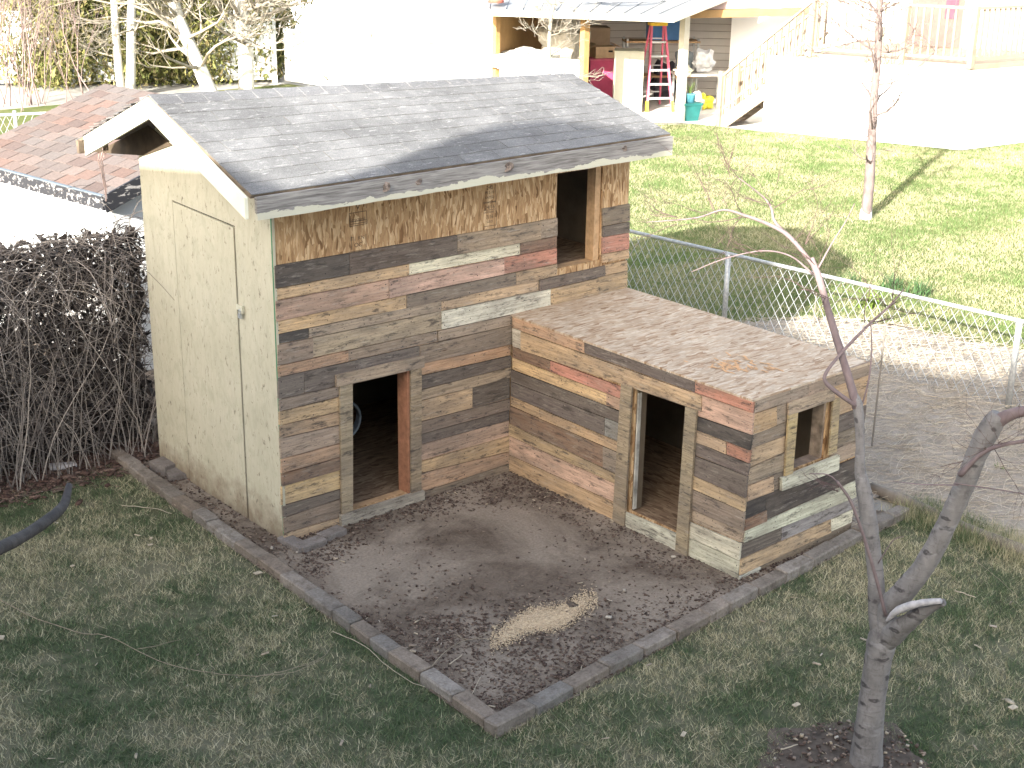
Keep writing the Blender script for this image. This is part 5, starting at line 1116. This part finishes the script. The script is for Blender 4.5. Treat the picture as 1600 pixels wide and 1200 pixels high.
cb('eave_trim', e_a-Z*.05, e_b-Z*.05, .03, .11, M['whitewood']); cb('eave_trim', e_b-Z*.05, ra_[2]-Z*.05, .03, .12, M['whitewood'])
gpn = [P1+Z*(zc+.12), PR+(PR-P1)*.6+Z*(zc+.12), PR+(PR-P1)*.6+Z*2.6, P1+Z*(zc+.2)]
MB().add([p-o0 for p in gpn]+[p-o0+Vector((.02, .05, 0)) for p in gpn], [(0, 1, 2, 3), (7, 6, 5, 4), (0, 4, 5, 1), (1, 5, 6, 2), (2, 6, 7, 3), (3, 7, 4, 0)]).build('gable_panel', simple('pinkish_panel', (.34, .25, .23), .8), cp)
# back walls of the carport
bw0, bw1, bw2 = P3b+Vector((2.7, 1.5, 0)), Vector((17.4, 13.5, 0)), Vector((19.6, 11.4, 0))
M['siding'] = simple('grey_white_siding', (.62, .58, .55), .7, var=.05, sc=3)
for a, b, nm in ((P3b, bw0, 'side_wall'), (bw0, bw1, 'back_wall'), (bw1, bw2, 'back_wall')):
    d = (b-a); L = d.length; rz = math.atan2(d.y, d.x)
    o = MB().box((L/2, 0, 1.2), (L, .04, 2.4)).build(nm, M['yellowwood'] if nm == 'side_wall' else simple('old_lined_wall', (.30, .25, .22), .85), cp); o.location = a-o0; o.rotation_euler = (0, 0, rz)
    if nm == 'back_wall':
        pm = MB().box((L/2, 0, 0), (L-.01, .012, .135)).mesh('siding_board')
        for k in range(16):
            s_ = link('siding_board', pm, M['siding'], cp); s_.location = a-o0+Vector((math.sin(rz)*.032, -math.cos(rz)*.032, .08+k*.145)); s_.rotation_euler = (.06, 0, rz)
# low white half wall between the rear posts
hwn = thing('half_wall', P2b, 'low white panel wall between the two yellow carport posts', 'wall', rz=math.atan2(P3b.y-P2b.y, P3b.x-P2b.x)); Lh = (P3b-P2b).length
for k in range(3): MB().box((.08+(Lh-.16)*(k+.5)/3, 0, .58), ((Lh-.16)/3-.008, .05, 1.16)).build('panel', M['vinyl'], hwn)

# ---- things inside
def at(u_, v_, z=0): return gp(u_, v_, z)
def simplebox(name, loc, dim, rz, c, label, cat, lid=None, group=None, rough=.7):
    t = thing(name, loc, label, cat, group, rz); MB().box((0, 0, dim[2]/2), dim).build('body', simple(name+'_skin', c, rough, var=.1), t, bevel=.008)
    if lid: MB().box((0, 0, dim[2]+.012), (dim[0]+.03, dim[1]+.03, .03)).build('lid', simple(name+'_lid', lid, rough), t, bevel=.006)
    return t
yawc = -.45
cab = thing('cream_cabinet', at(980, 176), 'tall cream metal cabinet standing in the carport opening', 'cabinet', rz=-.75)
MB().box((0, .25, .58), (.56, .5, 1.16)).build('body', simple('cream_enamel', (.42, .40, .31), .5, var=.04), cab, bevel=.01)
for s in (-1, 1): MB().box((s*.14, -.008, .58), (.27, .014, 1.10)).build('door', simple('cream_door', (.44, .42, .34), .5, var=.04), cab, bevel=.004)
MB().box((-.03, -.022, .62), (.012, .02, .1)).box((.03, -.022, .62), (.012, .02, .1)).build('handle', M['galv'], cab)
simplebox('red_bin', at(938, 160), (.62, .55, .86), -.5, (.42, .06, .13), 'large crimson plastic bin beside the cream cabinet', 'bin', (.45, .10, .16))
cb_ = thing('cardboard_box', pr(932, 90, 27.0), 'open tan cardboard box on top of the crimson bin', 'box', rz=-.4); cb_.location = (0, 0, 0); rb = at(938, 160); cb_.location = (rb.x+.02, rb.y, .89)
MB().box((0, 0, .11), (.42, .32, .22)).build('body', simple('cardboard', (.50, .36, .22), .85), cb_); MB().box((.1, -.163, .13), (.09, .006, .035)).build('hand_slot', M['backing'], cb_)
for s in (-1, 1): MB().box((s*.26, 0, .235), (.16, .32, .006), tilt=('Y', s*.5)).build('flap', simple('cardboard_flap', (.52, .38, .24), .85), cb_)
# step ladder
b0_ = at(1030, 175); sl = thing('step_ladder', b0_, 'tall pink fibreglass step ladder with yellow top and feet', 'ladder', rz=-.55)
pink = simple('pink_fibreglass', (.62, .13, .20), .5, var=.06); yel = simple('yellow_plastic', (.72, .48, .04), .5); alu = simple('aluminium', (.62, .62, .62), .35, .6, metal=.5)
Hs = 1.60
for s in (-1, 1):
    MB().beam((s*.25, -.02, .0), (s*.13, .38, Hs), .035, .075, (0, 1, 0)).build('front_rail', pink, sl); MB().beam((s*.25, .95, 0), (s*.13, .48, Hs), .03, .05, (0, 1, 0)).build('rear_rail', pink, sl)
    MB().beam((s*.255, -.035, .0), (s*.245, .03, .20), .045, .09, (0, 1, 0)).build('foot', yel, sl)
MB().box((0, .43, Hs+.02), (.34, .24, .06)).build('top_cap', yel, sl, bevel=.01)
for k in range(1, 6): t = k/6.2; MB().box((0, -.02+.40*t, Hs*t), (.50-.24*t-.03, .09, .03)).build('tread', alu, sl)
for k in (1, 3, 5): t = k/6; MB().beam((-.25+.12*t, .95-.47*t, Hs*t), (.25-.12*t, .95-.47*t, Hs*t), .02, .02).build('rear_brace', alu, sl)
# extension ladder leaning on the back
b1 = at(985, 120); xl = thing('extension_ladder', (b1.x, b1.y, .0), 'grey aluminium extension ladder leaning behind the cream cabinet', 'ladder', rz=-.6)
for s in (-1, 1): MB().beam((s*.2, 0, 0), (s*.2, .35, 1.95), .03, .06, (0, 1, 0)).build('rail', alu, xl)
for k in range(7): MB().tube([(-.2, .02+.05*k, .2+.27*k), (.2, .02+.05*k, .2+.27*k)], .014, 6).build('rung', alu, xl)
simplebox('blue_tote', (16.9, 12.8, 1.22), (.62, .45, .36), -.6, (.05, .13, .28), 'blue storage tote high on the shelf behind the ladder', 'tote', (.06, .15, .30))
sh_ = thing('storage_shelf', (16.9, 12.85, 0), 'grey shelf standing behind the pink ladder', 'shelf', rz=-.6)
for z in (.5, 1.18): MB().box((0, 0, z), (1.5, .5, .035)).build('shelf_board', M['stud'], sh_)
for x in (-.72, .72): MB().box((x, -.2, .62), (.04, .04, 1.24)).build('upright', M['galv'], sh_); MB().box((x, .2, .62), (.04, .04, 1.24)).build('upright', M['galv'], sh_)
# work table
tb = thing('work_table', at(1092, 172), 'pale work table at the right of the carport post', 'table', rz=-.5); tl = tb.location
MB().box((.1, .35, .66), (1.05, .62, .04)).build('tabletop', simple('pale_tabletop', (.60, .57, .52), .6), tb)
for x in (-.36, .58):
    for y in (.1, .6): MB().box((x, y, .32), (.045, .045, .64)).build('leg', M['galv'], tb)
def lumpy(name, loc, dim, c, label, cat, seed, rough=.6):
    random.seed(seed); bm = bmesh.new(); bmesh.ops.create_icosphere(bm, subdivisions=3, radius=1)
    for v in bm.verts:
        n = 1+.22*math.sin(v.co.x*5+seed)*math.cos(v.co.y*4+seed*2)+.15*math.sin(v.co.z*7+seed)+random.uniform(-.07, .07); v.co = Vector((v.co.x*dim[0]*n, v.co.y*dim[1]*n, max(-.8, v.co.z*n)*dim[2]))
    me = bpy.data.meshes.new(name); bm.to_mesh(me); bm.free(); o = link(name, me, simple(name+'_skin', c, rough, var=.3, sc=9)); o.location = Vector(loc)+Vector((0, 0, dim[2]*.8)); tag(o, label, cat)
lumpy('plastic_bag', tl+Vector((.35, .28, .69)), (.24, .2, .22), (.55, .55, .56), 'crumpled clear plastic bag standing on the work table', 'bag', 2, .3)
lumpy('grey_bundle', tl+Vector((.05, .5, .69)), (.16, .14, .26), (.13, .15, .16), 'dark grey bundle behind the clear bag on the work table', 'bundle', 5)
lumpy('cloth_heap', tl+Vector((-.28, .2, .69)), (.2, .16, .09), (.62, .58, .46), 'cream cloth heap on the left end of the work table', 'cloth', 7, .9)
lumpy('white_sack', Vector(at(1040, 150))+Vector((.2, .3, .5)), (.2, .18, .2), (.75, .73, .72), 'white stuffed sack beside the pink ladder', 'sack', 9)
lumpy('yellow_bag', tl+Vector((.15, .05, .0)), (.2, .17, .17), (.70, .62, .05), 'bright yellow bag under the work table', 'bag', 11)
lumpy('grey_sack', tl+Vector((-.12, -.02, .0)), (.17, .15, .19), (.55, .52, .50), 'pale grey sack under the work table beside the yellow bag', 'sack', 13)
lumpy('dark_cushion', Vector(at(1052, 158))+Vector((.0, .3, .0)), (.3, .25, .4), (.06, .055, .07), 'black bulky chair or bag behind the ladder foot', 'bag', 15)
lumpy('white_tarp_heap', Vector((13.3, 12.9, .9)), (.8, .35, .20), (.45, .44, .41), 'white tarpaulin heap behind the low white wall', 'tarp', 17)
lumpy('grey_tarp_heap', Vector((14.3, 12.9, 1.0)), (.5, .4, .45), (.33, .30, .25), 'grey canvas heap behind the left yellow post', 'tarp', 19)
simplebox('stacked_crate', (13.9, 13.2, 0), (1.8, .8, .98), -.6, (.22, .18, .15), 'brown crate carrying the tarpaulin heaps at the back left', 'crate')
simplebox('brown_carton', (15.85, 13.65, 0), (.5, .5, 1.45), -.6, (.34, .24, .16), 'tall brown carton behind the crimson bin', 'carton')
# planter bin and pot
pb = thing('teal_planter', at(1076, 188), 'teal square plastic planter in front of the carport post', 'planter', rz=-.3)
V = []; 
for z, s in ((0, .125), (.30, .165)): V += [(-s, -s, z), (s, -s, z), (s, s, z), (-s, s, z)]
teal = simple('teal_plastic', (.02, .12, .115), .5)
MB().add(V, [(3, 2, 1, 0), (4, 5, 6, 7), (0, 1, 5, 4), (1, 2, 6, 5), (2, 3, 7, 6), (3, 0, 4, 7)]).build('tub', teal, pb); MB().box((0, 0, .315), (.37, .37, .04)).build('rim', teal, pb, bevel=.005)
pt = thing('blue_pot', pb.location+Vector((0, 0, .336)), 'light blue flower pot on the teal planter', 'pot')
MB().tube([(0, 0, 0), (0, 0, .14), (0, 0, .15), (0, 0, .16)], [.085, .11, .12, .12], 16).build('pot', simple('sky_blue_plastic', (.10, .32, .42), .5), pt, smooth=True)
mb = MB(); random.seed(3)
for k in range(9): mb.tube([(0, 0, .12), (random.gauss(0, .03), random.gauss(0, .03), .24), (random.gauss(0, .07), random.gauss(0, .07), .36)], [.006, .004, .002], 4)
mb.build('stems', M['leaf'], pt)
# roof clutter
r0_ = gp(905, 6, 2.15); rl_ = thing('roof_ladder', r0_, 'short white ladder lying on the grey carport roof', 'ladder', rz=-.45)
for y in (0, .3): MB().beam((0, y, .06), (1.7, y, .06), .03, .05).build('rail', alu, rl_)
for k in range(6): MB().beam((.15+.28*k, 0, .06), (.15+.28*k, .3, .06), .03, .03).build('rung', alu, rl_)
r1_ = gp(985, 0, 2.2); o = MB().tube([(.75*math.cos(t), .5*math.sin(t), 0) for t in np.linspace(0, 6.283, 40)], .04, 8).build('white_hoop', M['vinyl'], None, smooth=True); o.location = r1_+Vector((0, 0, .05)); tag(o, 'large white hoop lying on the carport roof', 'hoop')
r2_ = gp(775, 4, 2.15); o = MB().tube([(0, 0, .0), (.0, 0, .10)], [.14, .13], 14).build('red_pan', simple('rusty_red', (.35, .10, .07), .7), None, smooth=True); o.location = r2_; tag(o, 'rusty red round pan near the left end of the carport roof', 'pan')

# ------------------------------------------------------------------ deck, stairs and neighbour's house on the right
W0, W1, W2_ = Vector((15.98, 8.38, 0)), Vector((16.95, 5.83, 0)), Vector((20.4, 5.35, 0))
dz = 1.42; dk = thing('raised_deck', W0, 'white skirted raised deck with pale baluster railing and stairs', 'deck'); k0 = dk.location
M['skirt'] = simple('white_skirting', (.80, .79, .76), .75, var=.04, sc=2); M['paleWood'] = simple('pale_deck_wood', (.22, .175, .13), .8, var=.12, sc=6)
def db(name, a, b, w, h, mat, up=(0, 0, 1), parent=None): return MB().beam(Vector(a)-k0, Vector(b)-k0, w, h, up).build(name, mat, parent or dk)
for a, b in ((Vector((15.72, 9.12, 0)), W1), (W1, W2_)):
    d = (b-a).normalized(); L = (b-a).length; n_ = max(1, int(L/1.2)); st_ = L/n_
    for k in range(n_): db('skirt_panel', a+d*(k*st_+.004)+Z*(dz/2-.03), a+d*((k+1)*st_-.004)+Z*(dz/2-.03), .03, dz-.10, M['skirt'])
for a, b in ((W0, W1), (W1, W2_)):
    d = (b-a).normalized(); L = (b-a).length
    db('deck_rim', a+Z*(dz-.03), b+Z*(dz-.03), .05, .09, M['paleWood']); db('top_rail', a+Z*(dz+.92), b+Z*(dz+.92), .10, .04, M['paleWood']); db('bottom_rail', a+Z*(dz+.10), b+Z*(dz+.10), .05, .05, M['paleWood'])
    n_ = int(L/.125)
    bm_ = MB().box((0, 0, dz+.51), (.035, .035, .78)).mesh('baluster')
    for k in range(n_):
        p = a+d*(k+.5)*L/n_; o = link('baluster', bm_, M['paleWood'], dk); o.location = p-k0; o.rotation_euler = (0, 0, math.atan2(d.y, d.x))
    for k in range(int(L/1.6)+1): p = a+d*min(L, k*1.6); db('rail_post', p+Z*(dz-.05), p+Z*(dz+.96), .09, .09, M['paleWood'], (1, 0, 0))
dpoly3 = [W0, W1, W2_, W2_+Vector((1.2, 3.2, 0)), W0+Vector((3.6, 1.2, 0))]
MB().add([p-k0+Z*dz for p in dpoly3]+[p-k0+Z*(dz-.04) for p in dpoly3], [(0, 1, 2, 3, 4), (9, 8, 7, 6, 5)]+[(i, i+5, (i+1) % 5+5, (i+1) % 5) for i in range(5)]).build('deck_floor', M['paleWood'], dk)
# stairs
s0, s1 = Vector((15.46, 9.92, 0)), W0+Vector((0, 0, dz)); sdir = Vector((W0.x-s0.x, W0.y-s0.y, 0)).normalized(); sn = Vector((-sdir.y, sdir.x, 0))
if sn.dot(Vector(( .9, .5, 0))) < 0: sn = -sn
stt = thing('deck_stairs', s0, 'pale wooden stairs with slatted railings climbing to the deck', 'stairs'); q0 = s0.copy()
def sb(name, a, b, w, h, mat, up=(0, 0, 1)): return MB().beam(Vector(a)-q0, Vector(b)-q0, w, h, up).build(name, mat, stt)
for off in (0, .85):
    o_ = sn*off; sb('stringer', s0+o_+Z*.02, s1+o_-Z*.10, .04, .22, M['paleWood']); sb('handrail', s0+o_+Z*.90, s1+o_+Z*.92, .09, .04, M['paleWood']); sb('lower_rail', s0+o_+Z*.28, s1+o_+Z*.30, .04, .05, M['paleWood'])
    for k in range(13):
        t = (k+.5)/13; p = s0.lerp(s1, t)+o_; sb('baluster', p+Z*.14, p+Z*.88, .035, .035, M['paleWood'], (1, 0, 0))
    sb('newel_post', s0+o_, s0+o_+Z*1.0, .09, .09, M['paleWood'], (1, 0, 0))
for k in range(8):
    t = (k+.6)/8; p = s0.lerp(s1, t); sb('tread', p, p+sn*.85, .27, .04, M['paleWood'])
# skirt seam pole and small dark meter
p = gp(1236, 205); tag(MB().tube([(p.x-.06, p.y-.06, 0), (p.x-.03, p.y-.06, .62)], .018, 6).build('leaning_rod', simple('dark_rod', (.07, .06, .05), .7), None), 'dark thin rod leaning on the white deck skirting', 'rod')
nh = thing('house_by_deck', W1+Vector((2.2, 1.6, 0)), 'white sided house wall with a door behind the raised deck', 'house', rz=math.atan2((W1-W0).y, (W1-W0).x))
HW = MB(); 
L9 = 9.0
MB().box((0, 1.8, 2.6), (L9, 3.4, 5.2)).build('wall', simple('white_house_siding', (.80, .79, .77), .7, var=.03, sc=2), nh)
ln = Matrix.Rotation(-nh.rotation_euler[2], 3, 'Z')
# door position: where the ray of (1465,30) meets the wall face (local y = .1)
nvec = Vector((-math.sin(nh.rotation_euler[2]), math.cos(nh.rotation_euler[2]), 0)); wp = nh.location + nvec*.1
q = Vector(ray(1466, 20)); c_ = Vector(CAM); t_ = (wp-c_).dot(nvec)/q.dot(nvec); hit = ln @ (c_+q*t_-nh.location)
face = -1 if (ln @ (c_-nh.location)).y < 0 else 1
yw = .1 if face < 0 else 3.5
if face > 0:
    wp = nh.location+nvec*3.5; t_ = (wp-c_).dot(nvec)/q.dot(nvec); hit = ln @ (c_+q*t_-nh.location)
dr_ = MB().box((hit.x, yw+face*.02, dz+1.0), (.95, .04, 2.0)).build('door', simple('dark_red_curtained_glass', (.14, .07, .06), .4), nh)
hd = MB().box((hit.x-.1, yw+face*.05, dz+.95), (.05, .03, .16)).build('handle', M['galv'], dr_)
MB().box((hit.x+.25, yw+face*.05, dz+.85), (.22, .02, .7)).build('red_panel', simple('red_cloth', (.50, .04, .06), .8), dr_)
for s in (-1, 1): MB().box((hit.x+s*.53, yw+face*.03, dz+1.02), (.10, .05, 2.1)).build('door_frame', M['skirt'], nh)

# ------------------------------------------------------------------ the photographer's own house: stands behind the camera and shades the yard
dxy = Vector((math.cos(SAZ), math.sin(SAZ), 0)); pexy = Vector((-dxy.y, dxy.x, 0)); KD = 9.3; rise = KD*math.tan(SEL)
prof = [(-9, 2.7), (-4.4, 2.8), (-4.05, 2.75), (-3.85, 2.2), (-3.1, 2.18), (-2.0, 2.32), (-1.62, 2.42), (-1.58, 3.52), (-.85, 3.50), (-.62, 3.32), (-.50, 3.0), (-.44, 2.75), (-.26, 2.42), (0, 2.47), (.15, 2.53), (2.6, 2.60), (3.0, 1.2+.6), (5, 1.6)]
yh = thing('own_house', tuple(-dxy*KD), 'grey sided house behind the viewpoint, out of the picture', 'house', rz=math.atan2(pexy.y, pexy.x))
poly = [(prof[0][0], 0)]+[(s, t+rise) for s, t in prof]+[(prof[-1][0], 0)]
# local x = along pexy, local y = away from the sun direction (towards -dxy)
MB().prism([(x, z) for x, z in poly], .0, .4).build('wall', simple('grey_house_siding', (.42, .42, .41), .8, var=.06, sc=2), yh)
MB().box((-2, 3.4, 2.4), (13.5, 6.0, 4.8)).build('house_body', simple('grey_house_body', (.42, .42, .41), .8, var=.06, sc=2), yh)
